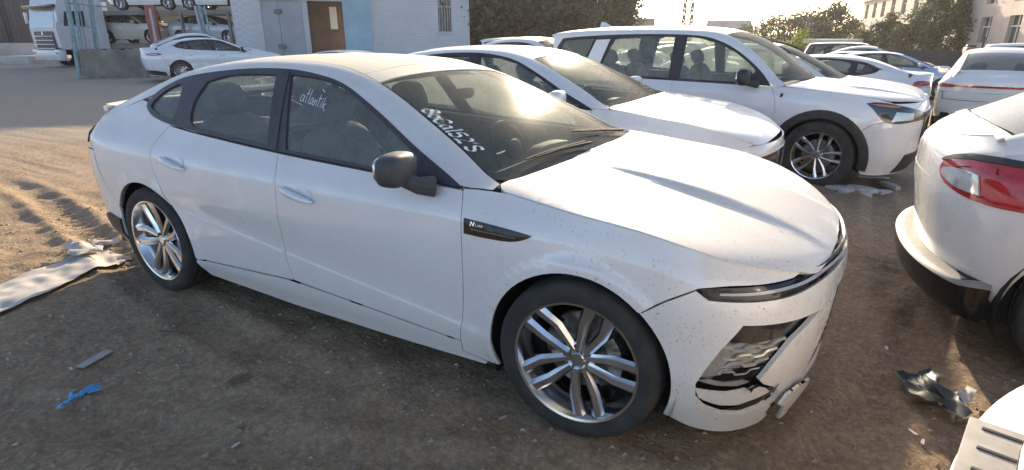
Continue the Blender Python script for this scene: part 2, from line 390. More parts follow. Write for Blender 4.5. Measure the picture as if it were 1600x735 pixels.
HERO=dict(
 lines=[ # rocker bottom, rocker top, crease, wide, shoulder, belt
  [(-3.9,.80,.30),(-3.2,.86,.24),(-2.45,.85,.17),(-.4,.86,.17),(.3,.86,.17),(.9,.85,.17)],
  [(-3.9,.86,.38),(-3.2,.90,.33),(-2.45,.895,.29),(-.4,.895,.28),(.3,.895,.28),(.9,.88,.28)],
  [(-3.9,.88,.52),(-3.2,.912,.53),(-2.5,.9075,.578),(-2.36,.9095,0.563),(-2.00,.9095,0.523),(-1.50,.9095,0.466),(-1.00,.9095,0.410),(-0.55,.9095,0.359),(-.40,.9075,.343),(.3,.91,.40),(.9,.90,.40)],
  [(-3.9,.882,.56),(-3.2,.916,.57),(-2.5,.908,.592),(-2.36,.9045,0.576),(-2.00,.9045,0.536),(-1.50,.9045,0.479),(-1.00,.9045,0.423),(-0.55,.9045,0.372),(-.40,.9065,.357),(.3,.912,.44),(.9,.90,.44)],
  [(-3.9,.89,.70),(-3.2,.93,.72),(-2.45,.932,.72),(-1.4,.93,.70),(-.4,.925,.68),(.3,.922,.62),(.9,.91,.60)],
  [(-3.9,.85,.92),(-3.2,.915,.90),(-2.45,.922,.865),(-1.4,.922,.845),(-.4,.915,.82),(.3,.905,.77),(.9,.90,.70)],
  [(-3.9,.76,1.00),(-3.4,.79,1.04),(-2.9,.815,1.05),(-2.63,.835,1.035),(-2.25,.848,1.015),(-1.66,.858,.99),(-1.07,.862,.973),(-.545,.862,.961),(-.45,.857,.965),(-.345,.846,.962),(-.2,.857,.947),(-.03,.868,.927),(.21,.87,.902),(.43,.868,.855),(.62,.865,.795),(.73,.86,.752),(.85,.86,.70)]],
 rail=[(-3.95,.66,1.04),(-3.6,.675,1.085),(-3.3,.675,1.165),(-3.0,.655,1.262),(-2.75,.635,1.330),(-2.5,.617,1.372),(-2.2,.60,1.40),(-1.9,.592,1.408),(-1.6,.592,1.397),(-1.38,.605,1.36),(-1.125,.645,1.28),(-.84,.71,1.155),(-.63,.76,1.06),(-.466,.795,.985),(-.3,.83,.96)],
 roofc=[(-3.95,1.05),(-3.55,1.11),(-3.2,1.235),(-2.8,1.365),(-2.4,1.425),(-2.0,1.44),(-1.75,1.435),(-1.5,1.412),(-1.25,1.358),(-.9,1.235),(-.6,1.115),(-.35,1.003),(-.1,.88)],
 hoodc=[(-.6,1.02),(-.3,.997),(0,.965),(.3,.918),(.5,.872),(.65,.825),(.76,.78),(.83,.745),(.87,.71)],
 deckc=[(-3.95,1.09),(-3.85,1.105),(-3.5,1.118),(-3.2,1.20)],
 nose=[(.10,.79),(.2,.825),(.3,.85),(.45,.868),(.58,.874),(.66,.868),(.72,.857),(.78,.825),(.85,.775)],
 tail=[(.2,-3.75),(.35,-3.86),(.55,-3.93),(.75,-3.95),(.95,-3.93),(1.05,-3.93)],
 x0=.2,x1=-3.2,nf=(3.0,2.0),nr=(2.8,2.2),zsh=.72,
 flare=[(0,.335,.375,.010,.05),(-2.84,.335,.375,.010,.05)],
 hoodcrease=[(.23,.30,-.3,.8,.022,.012)])
# ---------------------------------------------------------------- materials used by the vehicles
WHITE = (.83, .825, .82)
m_paint = mat('white_paint', paint(WHITE, .46, .9))
m_roofd = mat('dusty_roof', paint((.82, .77, .64), .55, 0))
m_paint2 = mat('white_paint_plain', paint(WHITE, .34, 0))
m_black = mat('black_trim', var((.030, .029, .031), .35, 20), rough=.48)
m_mirror = mat('mirror_shell', var((.065, .064, .066), .2, 20), rough=.55)
m_trim = mat('window_trim_black', var((.055, .048, .052), .2, 20), rough=.42)
m_rubber = mat('rubber', var((.040, .039, .037), .45, 9, bmp=.2, bs=90), rough=.85)
m_dark = mat('dark_underside', col=(.012, .012, .012), rough=.9)
m_gloss = mat('gloss_black', col=(.008, .008, .010), rough=.10)
m_alloy = mat('alloy', var((.74, .74, .74), .12, 14), metal=1.0, rough=.18)
m_alloyd = mat('alloy_dark', var((.17, .17, .175), .3, 14), metal=.9, rough=.38)
m_steel = mat('disc_steel', var((.30, .27, .24), .4, 20), metal=.9, rough=.42)
m_chrome = mat('chrome', col=(.80, .80, .82), metal=1.0, rough=.10)
m_silver = mat('silver_mesh', var((.55, .54, .50), .15, 30), metal=.6, rough=.35)
m_int = mat('cabin_fabric', var((.30, .30, .28), .25, 12), rough=.85)
m_intl = mat('cabin_liner', var((.32, .31, .28), .15, 9), rough=.9)
m_dash = mat('dashboard', var((.09, .10, .095), .25, 30), rough=.7)
m_lampc = mat('lamp_clear', col=(.55, .57, .58), rough=.08, metal=.35, coat=1.0)
m_lampd = mat('lamp_dark', col=(.02, .022, .028), rough=.08, coat=1.0)
m_red = mat('lamp_red', var((.42, .012, .018), .25, 25), rough=.12, coat=1.0)
m_amber = mat('lamp_amber', col=(.55, .16, .03), rough=.15, coat=1.0)
m_lbar = mat('light_bar', col=(.30, .33, .40), rough=.15, coat=1.0)
m_glass = glass('side_glass', (.80, .87, .83), .38, (.52, .57, .55), .05, .8)
m_ws = glass('windscreen_glass', (.78, .87, .82), .22, (.50, .55, .50), .20, .14)
m_bgls = glass('far_glass', (.45, .50, .48), .22, (.50, .54, .52))
m_chalk = mat('white_lettering', col=(.85, .85, .84), rough=.6)
# ---------------------------------------------------------------- wheels
WHEELS = {}
def make_wheel(style, R, rr, tw, key, mt=None, lod=0):
    """prototype at the origin, axle along y, outer face at -y; returns list of (name, mesh)"""
    if key in WHEELS: return WHEELS[key]
    n = 64 if lod == 0 else 32; res = []
    def keep(nm, mb, m, ang=35):
        o = mb.build(nm, m, None, True, ang); me = o.data; bpy.data.objects.remove(o); res.append((nm, me)); return me
    h = tw/2; s = (R+rr)/2
    pr = [(rr-.012, -h*.80), (rr+.004, -h*.92), (rr+.014, -h*.955), (s, -h*1.0), (R-.030, -h*.965), (R-.012, -h*.90), (R-.004, -h*.80), (R, -h*.62)]
    for g in (-.45, 0, .45): pr += [(R+.001, h*(g-.10)), (R-.008, h*(g-.08)), (R-.008, h*(g+.08)), (R+.001, h*(g+.10))]
    pr += [(R, h*.62), (R-.006, h*.85), (s, h), (rr, h*.85)]
    keep('tyre', MB().lathe(pr, n), m_rubber)
    keep('rim', MB().lathe([(rr+.008, -h*.86), (rr+.002, -h*.93), (rr-.008, -h*.90), (rr-.014, -h*.74), (rr-.030, -h*.45), (rr-.04, h*.1), (rr-.036, h*.7)], n), mt or m_alloy)
    face = -h*.62; lipf = -h*.80
    if lod == 0:
        dk = MB().lathe([(.0, h*.05), (.165, h*.05), (.170, h*.10), (.170, h*.22), (.0, h*.22)], 40)
        keep('brake_disc', dk, m_steel)
        cal = MB(); a0 = 15 if style != 'five' else 20
        for a in range(a0, a0+46, 9):
            q = R_(a); cal.bbox((.150*math.cos(q), -.005, .150*math.sin(q)), (.055, .10, .035), .008, rotm(-a, 'Y'))
        keep('brake_caliper', cal, m_steel)
    # spokes: five groups
    def bar(mb, r0, r1, a0, a1, w0, w1, y0, y1, d=.035, ridge=.008):
        P = []
        for r, a, w_, y in ((r0, a0, w0, y0), (r0+(r1-r0)*.55, a0+(a1-a0)*.55, w0+(w1-w0)*.55, y0+(y1-y0)*.35), (r1, a1, w1, y1)):
            c = Vector((r*math.cos(a), 0, r*math.sin(a))); t_ = Vector((-math.sin(a), 0, math.cos(a)))
            P.append([c-t_*w_*.5+Vector((0, y+d, 0)), c-t_*w_*.5+Vector((0, y+.006, 0)), c-t_*w_*.18+Vector((0, y-ridge, 0)), c+t_*w_*.30+Vector((0, y-ridge*.6, 0)), c+t_*w_*.5+Vector((0, y+.008, 0)), c+t_*w_*.5+Vector((0, y+d, 0))])
        V = [p for q in P for p in q]; K = 6; F = []
        for i in range(2):
            for k in range(K): F.append((i*K+k, i*K+(k+1) % K, (i+1)*K+(k+1) % K, (i+1)*K+k))
        F += [tuple(range(K)), tuple(range(2*K, 3*K))]
        mb.add(V, F)
    sp = MB(); spokes = []
    nG = 5; spread = {'hero': .155, 'pf': .19, 'five': .20, 'plain': .16}[style]
    for sgn in (-1, 1):
        b = MB()
        if style == 'hero': bar(b, .045, rr-.004, R_(90)+sgn*.40, R_(90)+sgn*(spread+.01)+.06, .036, .057, face+.005, lipf+.004)
        elif style == 'pf': bar(b, .04, rr-.004, R_(90)+sgn*.42, R_(90)+sgn*spread, .022, .052, face+.012, lipf+.004)
        else: bar(b, .04, rr-.004, R_(90)+sgn*.30, R_(90)+sgn*spread, .026, .038, face+.006, lipf+.004)
        o = b.build('spoke', m_alloy if mt is None else mt, None, True, 25); spokes.append(o.data); bpy.data.objects.remove(o)
    hub = MB().lathe([(0, face-.004), (.026, face-.004), (.030, face), (.034, face+.012), (.066, face+.016), (.074, face+.03), (.074, face+.08)], 32)
    keep('hub', hub, mt or m_alloy)
    lug = MB()
    for i in range(5):
        a = R_(90+36+72*i); lug.lathe([(0, face+.0), (.009, face+.0), (.0105, face+.006), (.0105, face+.03)], 8, 'y', (.052*math.cos(a), 0, .052*math.sin(a)))
    keep('lug_nuts', lug, m_alloyd)
    WHEELS[key] = (res, spokes); return WHEELS[key]
def put_wheel(parent, x, side, z, proto, yout, tw, spin=0., steer=0.):
    """side -1 = right (outer face towards -y)"""
    res, spokes = proto
    e = empty('wheel', (x, side*(yout-tw/2), z), 0, parent)
    e.rotation_euler = (0, spin, R_(180)+steer if side > 0 else steer)
    for nm, me in res: link(bpy.data.objects.new(nm, me), e)
    for i in range(5):
        for me in spokes:
            o = link(bpy.data.objects.new('spoke', me), e); o.rotation_euler = (0, R_(72*i), 0)
    return e
def well(parent, x, side, z, R, y0, y1):
    V = []; F = []; n = 26
    for i in range(n+1):
        a = R_(-25+230*i/n); c, s_ = math.cos(a), math.sin(a)
        V += [(x+R*c, side*y0, z+R*s_), (x+R*c, side*y1, z+R*s_), (x, side*y1, z)]
        if i: F += [(3*i-3, 3*i, 3*i+1, 3*i-2), (3*i-2, 3*i+1, 3*i+2)]
    return mesh('wheel_arch_liner', V, F, m_dark, parent, True, 40)
# ---------------------------------------------------------------- generic body from a table of panels
class Car:
    def __init__(s, S, root, h=.05):
        s.S = S; s.B = Body(S); s.root = root; s.h = h; B = s.B; s.cen = (S['x1']+.5, S['x0']-.5, .5)
        f = {'side': lambda a, b: np.stack([a, -np.asarray(B.side(a, b)).reshape(np.shape(a)), b], -1),
             'top': lambda a, b: np.stack([a, b, B.top(a, b)], -1), 'hood': lambda a, b: np.stack([a, b, B.hood(a, b)], -1),
             'deck': lambda a, b: np.stack([a, b, B.deck(a, b)], -1),
             'nose': lambda t, z: np.stack([*B.nose(t, z), np.asarray(z)+0*np.asarray(t)], -1), 'tail': lambda t, z: np.stack([*B.nose(t, z, True), np.asarray(z)+0*np.asarray(t)], -1)}
        s.f = f
    def t_of(s, x, z, rear=False):
        X0 = s.B.x1 if rear else s.B.x0; XN = (s.B.XR if rear else s.B.XN)(z)
        return 2/math.pi*np.arcsin(np.clip((np.asarray(x)-X0)/(XN-X0), 0, 1))
    def nz(s, P, rear=False):           # (x,z) points -> (t,z)
        P = np.asarray(P, float); return np.stack([s.t_of(P[:, 0], P[:, 1], rear), P[:, 1]], -1)
    def panel(s, name, kind, poly, m, parent=None, mirror=True, **k):
        sc = {'nose': (1.05, 1), 'tail': (1.05, 1)}.get(kind, (1, 1)); k.setdefault('h', s.h)
        par = s.root if parent is None else parent
        P = np.asarray(poly, float)
        if kind in ('top', 'hood', 'deck') and not mirror:
            P = np.concatenate([P, (P*np.array([1, -1]))[::-1]])          # half outline (y<=0) mirrored into a whole one
        if isinstance(par, (list, tuple)):
            o = patch(name, P, s.f[kind], m, par[0], sc=sc, cen=s.cen, mirror=True, **k); o[1].parent = par[1]; return o
        if kind in ('nose', 'tail') and not mirror:
            P = np.concatenate([P, (np.array([2, 0])+P*np.array([-1, 1]))[::-1]])
        return patch(name, P, s.f[kind], m, par, sc=sc, cen=s.cen, mirror=mirror, **k)
    def pt(s, kind, a, b, off=0.):
        f = s.f[kind]; e = 1e-3; a = np.atleast_1d(np.asarray(a, float)); b = np.atleast_1d(np.asarray(b, float)); P = f(a, b)
        n = np.cross(f(a+e, b)-f(a-e, b), f(a, b+e)-f(a, b-e)); n /= np.linalg.norm(n, axis=1)[:, None]
        ref = P-np.stack([np.clip(P[:, 0], s.cen[0], s.cen[1]), 0*P[:, 0], np.full(len(P), s.cen[2])], -1); n *= np.where((n*ref).sum(1) < 0, -1, 1)[:, None]
        return P+n*off, n
    def railstrip(s, xs, zA, yB, m, name='roof_side'):
        B = s.B; A = np.stack([xs, -B.side(xs, zA), zA], -1); Rr = np.stack([xs, -B.rail[0](xs), B.rail[1](xs)], -1); Bt = np.stack([xs, -yB, B.top(xs, yB)], -1)
        cs = []
        for t in np.linspace(0, 1, 9): cs.append((1-t)**2*A+2*t*(1-t)*Rr+t*t*Bt)
        dn = Bt-np.array([0, 0, .02]); inn = A+np.array([0, .02, -.0])
        return loft(name, [inn]+cs+[dn], m, s.root, True, flat=50)
    def door_handle(s, doors, x, z, m, ln=.19, kind=0):
        P, n = s.pt('side', x, z, .0); c = P[0]; ang = -.18 if kind == 0 else 0
        for d, sg in zip(doors, (1, -1)):
            mb = MB(); pts = []; rr = []
            for u in np.linspace(-1, 1, 9):
                px = x+u*ln/2; q, nn = s.pt('side', px, z-u*.0+ang*.12*u, .010+.022*(1-abs(u)**3)); pts.append((q[0][0], q[0][1]*sg, q[0][2])); rr.append(.006+.0125*(1-abs(u)**4))
            mb.tube(pts, rr, 8); mb.build('handle', m, d)
    def handle_cup(s, doors, x, z, m, ln=.19, ht=.075):
        a = np.linspace(0, 2*np.pi, 28)[:-1]; poly = np.stack([x+ln/2*np.sign(np.cos(a))*np.abs(np.cos(a))**.8, z+.006+ht/2*np.sin(a)], -1)
        s.panel('handle_recess', 'side', poly, m, parent=doors, th=.0, gap=0, off=.0025, h=.02)
    def mirrors(s, parents, base, c, size, mh, ma, rot=0, only=None):
        for d, sg in zip(parents, (1, -1)):
            if only and sg != only: continue
            mb = MB().blob((c[0], c[1]*sg, c[2]), size, .62, rotm(rot*sg, 'Z'), 24, 14); e = mb.build('mirror', mh, d)
            MB().tube([(base[0], base[1]*sg, base[2]), ((base[0]*.6+c[0]*.4), (base[1]*.5+c[1]*.5)*sg, base[2]+.01), (c[0]+.02, (c[1]*.85+base[1]*.15)*sg, c[2]-size[2]*.33)], [.045, .036, .03], 10).build('mirror_arm', ma, e)
            MB().blob((c[0]-size[0]*.46, c[1]*sg, c[2]), (.03, size[1]*.86, size[2]*.78), .6, rotm(rot*sg, 'Z'), 16, 10).build('mirror_glass', m_chrome, e)
    def cabin(s, xf, xr, seatz=.30, w=.36, hr=True, steer=True, dashx=-.62, dashz=.86, dz=0, colr=None):
        c = colr or m_int; rt = s.root
        for x, back in ((xf, 22), (xr, 24)):
            for sg in (-1, 1):
                e = MB().blob((x, sg*w, seatz+.10), (.52, .50, .24), .5).build('seat', c, rt)
                rb = rotm(-back, 'Y')
                MB().blob((x-.36, sg*w, seatz+.44+dz), (.20, .50, .70), .55, rb).build('seat_back', c, e)
                if hr: MB().blob((x-.50, sg*w, seatz+.86+dz), (.13, .28, .20), .6, rb).build('headrest', c, e)
        MB().blob((dashx+.10, 0, dashz-.10), (.62, 1.42, .30), .45, rotm(-6, 'Y')).blob((dashx-.10, .36, dashz+.02), (.22, .40, .12), .6).build('dashboard', m_dash, rt)
        if steer:
            q = rotm(-24, 'Y'); cc = Vector((dashx-.40, .36, dashz+.0)); pts = [cc+q @ Vector((0, .185*math.cos(a), .185*math.sin(a))) for a in np.linspace(0, 2*np.pi, 29)]
            mb = MB().tube(pts, .015, 8, False); mb.blob(cc+q @ Vector((.03, 0, 0)), (.06, .14, .13), .6, q)
            for a in (0, 180, 270): mb.tube([cc, cc+q @ Vector((0, .18*math.cos(R_(a)), .18*math.sin(R_(a))))], .014, 6)
            mb.build('steering_wheel', m_dash, rt)
    def underbody(s, x0, x1, w, z0=.16, z1=.36):
        MB().box(((x0+x1)/2, 0, (z0+z1)/2), (abs(x1-x0), w*2, z1-z0)).build('floor_pan', m_dark, s.root, False)
# ================================================================ the damaged white sedan in the foreground
ATL = [[(1.7, 2.4), (1.0, 2.9), (.3, 2.3), (.2, 1.1), (.8, .5), (1.5, 1.2), (1.7, 2.6), (1.75, .9), (2.2, .6)], [(3.0, 5.2), (2.8, 2.0), (3.0, .8), (3.5, .6)], [(2.3, 3.5), (3.7, 3.8)], [(4.3, 5.2), (4.2, 1.4), (4.6, .5)],
       [(6.2, 2.5), (5.5, 2.8), (5.0, 1.8), (5.2, .7), (5.8, .7), (6.2, 2.5), (6.3, .7), (6.7, .6)], [(7.0, 2.4), (7.0, .5), (7.2, 1.9), (7.9, 2.4), (8.1, .6)], [(9.0, 4.4), (8.9, 1.2), (9.3, .5)], [(8.4, 3.1), (9.8, 3.3)], [(10.3, 2.2), (10.3, .5)], [(10.2, 3.4), (10.5, 3.5)], [(11.2, 4.0), (11.2, .3)], [(12.4, 2.2), (11.3, 1.4), (12.7, -.2)], [(8.4, 6.2), (9.9, 5.6)]]
def build_hero():
    root = empty('sedan', (0, 0, 0)); tag(root, 'dusty white sedan in the foreground with a broken lower front bumper', 'car')
    H = Car(HERO, root, .045); B = H.B; P = H.panel
    dlo_b = catm([(-.54, .962), (-.775, .968), (-1.048, .979), (-1.624, 1.001), (-2.202, 1.034), (-2.581, 1.063), (-2.80, 1.095), (-2.905, 1.135), (-2.93, 1.168)], 5)
    dlo_t = catm([(-2.93, 1.168), (-2.885, 1.212), (-2.795, 1.263), (-2.596, 1.324), (-2.171, 1.371), (-1.802, 1.381), (-1.556, 1.359), (-1.364, 1.318), (-1.115, 1.217), (-.834, 1.086), (-.627, 1.001), (-.54, .964)], 5)
    g_f = cat(catm([(-1.75, 1.353), (-1.547, 1.342), (-1.358, 1.300), (-1.104, 1.193), (-.889, 1.090), (-.80, 1.047)], 5), catm([(-.80, 1.047), (-.785, 1.00), (-.795, .982)], 4), catm([(-.795, .982), (-1.05, .992), (-1.555, 1.013)], 4), [(-1.60, 1.015)])
    g_r = cat(catm([(-2.375, 1.066), (-2.425, 1.10), (-2.448, 1.20), (-2.405, 1.300)], 5), catm([(-2.405, 1.300), (-2.2, 1.341), (-1.86, 1.352)], 5), [(-1.74, 1.024)])
    g_q = catm([(-2.87, 1.153), (-2.80, 1.222), (-2.70, 1.267), (-2.635, 1.272), (-2.595, 1.20), (-2.585, 1.112), (-2.62, 1.092), (-2.78, 1.116)], 4, True)
    seam_f = catm([(-.530, .952), (-.512, .852), (-.503, .637), (-.522, .42), (-.546, .285)], 6)
    seam_b = catm([(-1.645, .995), (-1.618, .848), (-1.622, .66), (-1.632, .50), (-1.600, .345)], 6)
    seam_r = catm([(-2.60, 1.058), (-2.685, .96), (-2.690, .85), (-2.640, .735)], 6)
    rk = lambda x: np.interp(x, [-2.5, -1.6, -.99, -.55], [.285, .335, .30, .272])
    beltpts = lambda x0, x1, d=-.008: np.array([(x, np.interp(x, dlo_b[::-1, 0], dlo_b[::-1, 1])+d) for x in np.linspace(x0, x1, 14)])
    arF = lambda a0, a1: arc(0, .335, .378, a0, a1, 26); arR = lambda a0, a1: arc(-2.84, .335, .378, a0, a1, 26)
    rpts = lambda x0, x1: np.array([(x, rk(x)) for x in np.linspace(x0, x1, 8)])
    # sides
    crease = np.array([(x, .466-.113*(x+1.5)+dz) for x in np.arange(-2.5, -.4, .03) for dz in (-.014, -.006, -.0015, .003, .0065, .010, .0145, .022)])
    doorF = P('door', 'side', cat(beltpts(-.56, -1.64), seam_b, rpts(-1.60, -.546), seam_f[::-1]), m_paint, h=.03, extra=crease)
    tag(doorF[0], 'front passenger door with handwriting on its window')
    doorR = P('door', 'side', cat(beltpts(-1.648, -2.60), seam_r, arR(41, 0), [(-2.462, .30)], rpts(-2.455, -1.603), seam_b[::-1]), m_paint, h=.03, extra=crease)
    fz = np.array([(x, float(B.belt(x))-.0015) for x in np.linspace(.722, -.53, 40)])
    fend = P('fender', 'side', cat(seam_f, [(-.55, .21), (-.42, .19)], arF(201, 50), catm([(.254, .625), (.335, .685), (.428, .738)], 4), catm([(.435, .741), (.52, .752), (.60, .750), (.70, .746)], 4), fz), m_paint, h=.025)
    quart = P('quarter_panel', 'side', cat(seam_r, arR(46, 150), catm([(-3.18, .52), (-3.25, .60), (-3.30, .72), (-3.36, .86), (-3.40, .94), (-3.46, 1.00)], 4), catm([(-3.47, 1.04), (-3.3, 1.09), (-3.0, 1.175)], 4), dlo_b[::-1][:20]), m_paint, h=.045)
    P('rocker_panel', 'side', cat(rpts(-2.46, -.546)+np.array([0, -.006]), [(-.553, .205), (-.425, .185), (-.44, .165), (-1.0, .15), (-1.7, .145), (-2.42, .17), (-2.47, .26)]), m_paint, th=.05)
    P('window_trim', 'side', cat(dlo_b, dlo_t), m_trim, holes=[g_f, g_r, g_q], th=.018, gap=.0, off=.002, h=.04)
    wF = P('window', 'side', inset(g_f, -.012), m_glass, parent=doorF, off=-.010, th=0, gap=0, h=.06)
    P('window', 'side', inset(g_r, -.012), m_glass, parent=doorR, off=-.010, th=0, gap=0, h=.06)
    P('window', 'side', inset(g_q, -.012), m_glass, parent=quart, off=-.010, th=0, gap=0, h=.06)
    # B pillar joint line
    P('pillar_joint', 'side', [(-1.655, 1.005), (-1.765, 1.372), (-1.772, 1.372), (-1.662, 1.005)], m_dark, off=.0035, th=0, gap=0)
    # inner shell behind the panels
    inn = cat([(-.50, .95)], dlo_b[::3], [(-3.3, 1.1), (-3.4, .9), (-3.2, .75)], arc(-2.84, .335, .43, 75, 20, 12), [(-2.40, .18), (-.46, .18)], arc(0, .335, .43, 200, 60, 14), [(.45, .72), (.40, .84), (0, .90)])
    P('door_lining', 'side', inn, m_int, off=-.045, th=0, gap=0, h=.12)
    # roof, glass, bonnet
    xs = np.linspace(-3.45, -.40, 62)
    zA = np.where(xs > -.545, B.belt(xs)+.002, np.where(xs < -2.90, np.interp(xs, [-3.45, -3.2, -2.9], [1.045, 1.118, 1.208]), np.interp(xs, dlo_t[:, 0], dlo_t[:, 1])))
    yBf = pchip([-3.5, -3.2, -2.9, -2.6, -2.3, -1.8, -1.5, -1.3, -1.23, -.96, -.73, -.44, -.38], [.60, .57, .535, .515, .505, .50, .505, .535, .548, .612, .674, .772, .80])
    H.railstrip(xs, zA, yBf(xs), m_paint)
    wtop = [(-1.245, 0), (-1.245, -.18), (-1.24, -.40), (-1.228, -.545)]
    wsd = [(x, -float(yBf(x))+.004) for x in np.linspace(-1.228, -.45, 14)]
    cowl = [(-.40, -.735), (-.375, -.67), (-.352, -.51), (-.338, -.32), (-.335, 0)]
    ws = P('windscreen', 'top', cat(wtop, wsd, catm(cowl, 4)), m_ws, mirror=False, th=0, gap=0, off=-.004, h=.07)
    P('windscreen_border', 'top', cat(wtop[::-1][:1], wsd, catm(cowl, 4), (catm(cowl, 4)*.0+np.stack([catm(cowl, 4)[:, 0]-.085, catm(cowl, 4)[:, 1]*.98], -1))[::-1], [(x-.03, -float(yBf(x))+.035) for x in np.linspace(-.50, -1.19, 12)]), m_gloss, off=-.009, th=0, gap=0, h=.03)
    P('roof_panel', 'top', cat([(-1.385, 0), (-1.38, -.2), (-1.352, -.46)], [(x, -float(yBf(x))+.006) for x in np.linspace(-1.352, -2.50, 16)], [(-2.54, -.3), (-2.55, 0)]), m_roofd, mirror=False, gap=.003, h=.06)
    P('roof_header', 'top', cat([(-1.247, 0), (-1.242, -.4), (-1.231, -.545)], [(x, -float(yBf(x))+.006) for x in np.linspace(-1.245, -1.350, 5)], [(-1.378, -.2), (-1.383, 0)]), m_roofd, mirror=False, gap=.003, h=.05)
    P('rear_window', 'top', cat([(-2.555, 0), (-2.545, -.3)], [(x, -float(yBf(x))+.006) for x in np.linspace(-2.51, -3.33, 10)], [(-3.37, -.3), (-3.38, 0)]), m_glass, mirror=False, gap=.003, off=-.003, h=.07)
    P('headliner', 'top', cat([(-1.30, 0), (-1.30, -.45)], [(-2.45, -.45), (-2.45, 0)]), m_intl, mirror=False, off=-.05, th=0, gap=0, h=.12)
    hcut = cat([(-.40, -.79), (-.375, -.825)], [(x, -float(B.lines[-1][0](x)*B.fac(x, min(float(B.belt(x)), .72)))+.003) for x in np.linspace(-.345, .722, 34)])
    hcy = hcut[-1, 1]
    hfr = catm([(.722, hcy), (.765, -.53), (.795, -.40), (.815, -.2), (.82, 0)], 6)
    hd = cat([(-.332, 0)], catm(cowl, 4)[::-1]+np.array([.012, 0]), hcut, hfr)
    hood = P('hood', 'hood', hd, m_paint, mirror=False, gap=.002, h=.035, th=.02)
    P('cowl', 'hood', cat(catm(cowl, 4)+np.array([.03, 0]), (catm(cowl, 4)+np.array([-.05, .0]))[::-1]), m_black, off=-.018, th=0, gap=0, h=.03)
    # boot and tail
    P('boot_lid', 'deck', cat([(-3.39, 0), (-3.38, -.3), (-3.34, -.57), (-3.6, -.60), (-3.86, -.56), (-3.90, -.3), (-3.91, 0)]), m_paint, mirror=False, h=.05)
    for t in np.linspace(.44, 1.56, 25):
        q = H.pt('tail', t, 1.03, -.035)[0][0]; MB().bbox((q[0], q[1], 1.075), (.055, .028, .035), .006).build('spoiler_fin', m_paint, root)
    ts = np.linspace(.47, 1.53, 41); sA = H.pt('tail', ts, np.full_like(ts, 1.03), -.012)[0]; sB = H.pt('tail', ts, np.full_like(ts, 1.03), -.10)[0]
    def zs(P, z): Q = P.copy(); Q[:, 2] = z; return Q
    loft('spoiler', [zs(sB, 1.065), zs(sB, 1.088), zs(sA, 1.100), zs(sA+np.array([-.01, 0, 0]), 1.092), zs(sA, 1.05)], m_paint, root, flat=40)
    rb = cat(H.nz(arR(150, 206), True), [(.10, .175), (.5, .19), (1, .20), (1, .86), (.55, .86), (.40, .84)], H.nz(catm([(-3.37, .86), (-3.31, .72), (-3.25, .60), (-3.19, .52)], 4), True))
    P('rear_bumper', 'tail', rb, m_paint, gap=0)
    P('tail_panel', 'tail', cat(H.nz([(-3.37, .865), (-3.405, .94), (-3.465, 1.005)], True)[::-1], [(.42, .862), (1, .875), (1, 1.07), (.40, 1.06)]), m_paint, gap=0, off=-.004)
    P('tail_light', 'tail', cat(catm([(.315, .885), (.40, .872), (.7, .90), (1, .905)], 4), catm([(1, .985), (.7, .985), (.47, .985), (.37, .965)], 4)), m_lampd, off=.006, gap=0)
    P('tail_light_strip', 'tail', cat(catm([(.36, .925), (.45, .935), (1, .94)], 4), catm([(1, .957), (.46, .952), (.37, .94)], 4)), m_red, off=.010, gap=0, th=.004)
    P('rear_diffuser', 'tail', cat(H.nz([(-3.215, .42), (-3.23, .33), (-3.22, .22)], True), [(.2, .17), (1, .2), (1, .40), (.4, .36), (.16, .44)]), m_black, off=.012, gap=0, th=.03)
    # front: bumper skin with real openings
    ap = H.nz(arF(50, -21))
    inA = cat([(.383, .616)], catm([(.383, .616), (.54, .600), (.700, .584)], 3), [(.580, .515), (.520, .440), (.478, .378), (.50, .352), (.548, .322), (.585, .285), (.575, .245), (.53, .222), (.45, .213), (.37, .232), (.30, .268), (.262, .315), (.255, .375), (.285, .45), (.323, .526)])
    ctr = catm([(.815, .62), (.79, .52), (.74, .36), (.70, .255)], 4)
    sk = cat(ap, catm([(.19, .19), (.265, .155), (.398, .122), (.50, .110), (.56, .108)], 4), [(.585, .112), (.60, .135), (.575, .165), (.585, .20), (.565, .225), (.60, .215), (.63, .232), (.655, .22), (.70, .225)], ctr[::-1], [(1, .635), (1, .690)], catm([(1, .690), (.83, .702), (.693, .700), (.57, .692), (.45, .694), (.265, .703)], 4), H.nz([(.425, .732), (.335, .680), (.258, .622)]))
    bum = P('front_bumper', 'nose', sk, m_paint, holes=[inA], gap=0, h=.035, th=.018)
    # light bar wrapping the nose
    lb_l = catm([(.240, .735), (.268, .706), (.45, .698), (.57, .696), (.693, .704), (.83, .706), (1, .695)], 5); lb_u = catm([(1, .742), (.83, .750), (.70, .748), (.633, .746), (.547, .745), (.410, .748), (.30, .747), (.240, .742)], 5)
    P('head_light_bar', 'nose', cat(lb_l, lb_u), m_gloss, gap=.001, off=-.004, h=.03, th=.02)
    P('light_strip', 'nose', cat(catm([(.30, .722), (.45, .719), (.60, .719), (.75, .722), (1, .718)], 5), catm([(1, .729), (.75, .733), (.60, .730), (.45, .730), (.30, .730)], 5)), m_lbar, gap=0, off=.0005, h=.02, th=0)
    # corner cluster behind the opening
    P('head_light', 'nose', cat([(.335, .54), (.395, .625), (.54, .612), (.71, .592), (.60, .520), (.45, .522)]), m_lampd, off=-.026, gap=0, th=0, h=.04)
    P('side_grille_panel', 'nose', cat([(.26, .38), (.325, .535), (.45, .528), (.60, .522), (.54, .44), (.48, .36)]), mat('grille_backing', col=(.42, .41, .38), rough=.45, metal=.4), off=-.034, gap=0, th=0, h=.04)
    mb = MB()                                             # wavy bars on the grille panel
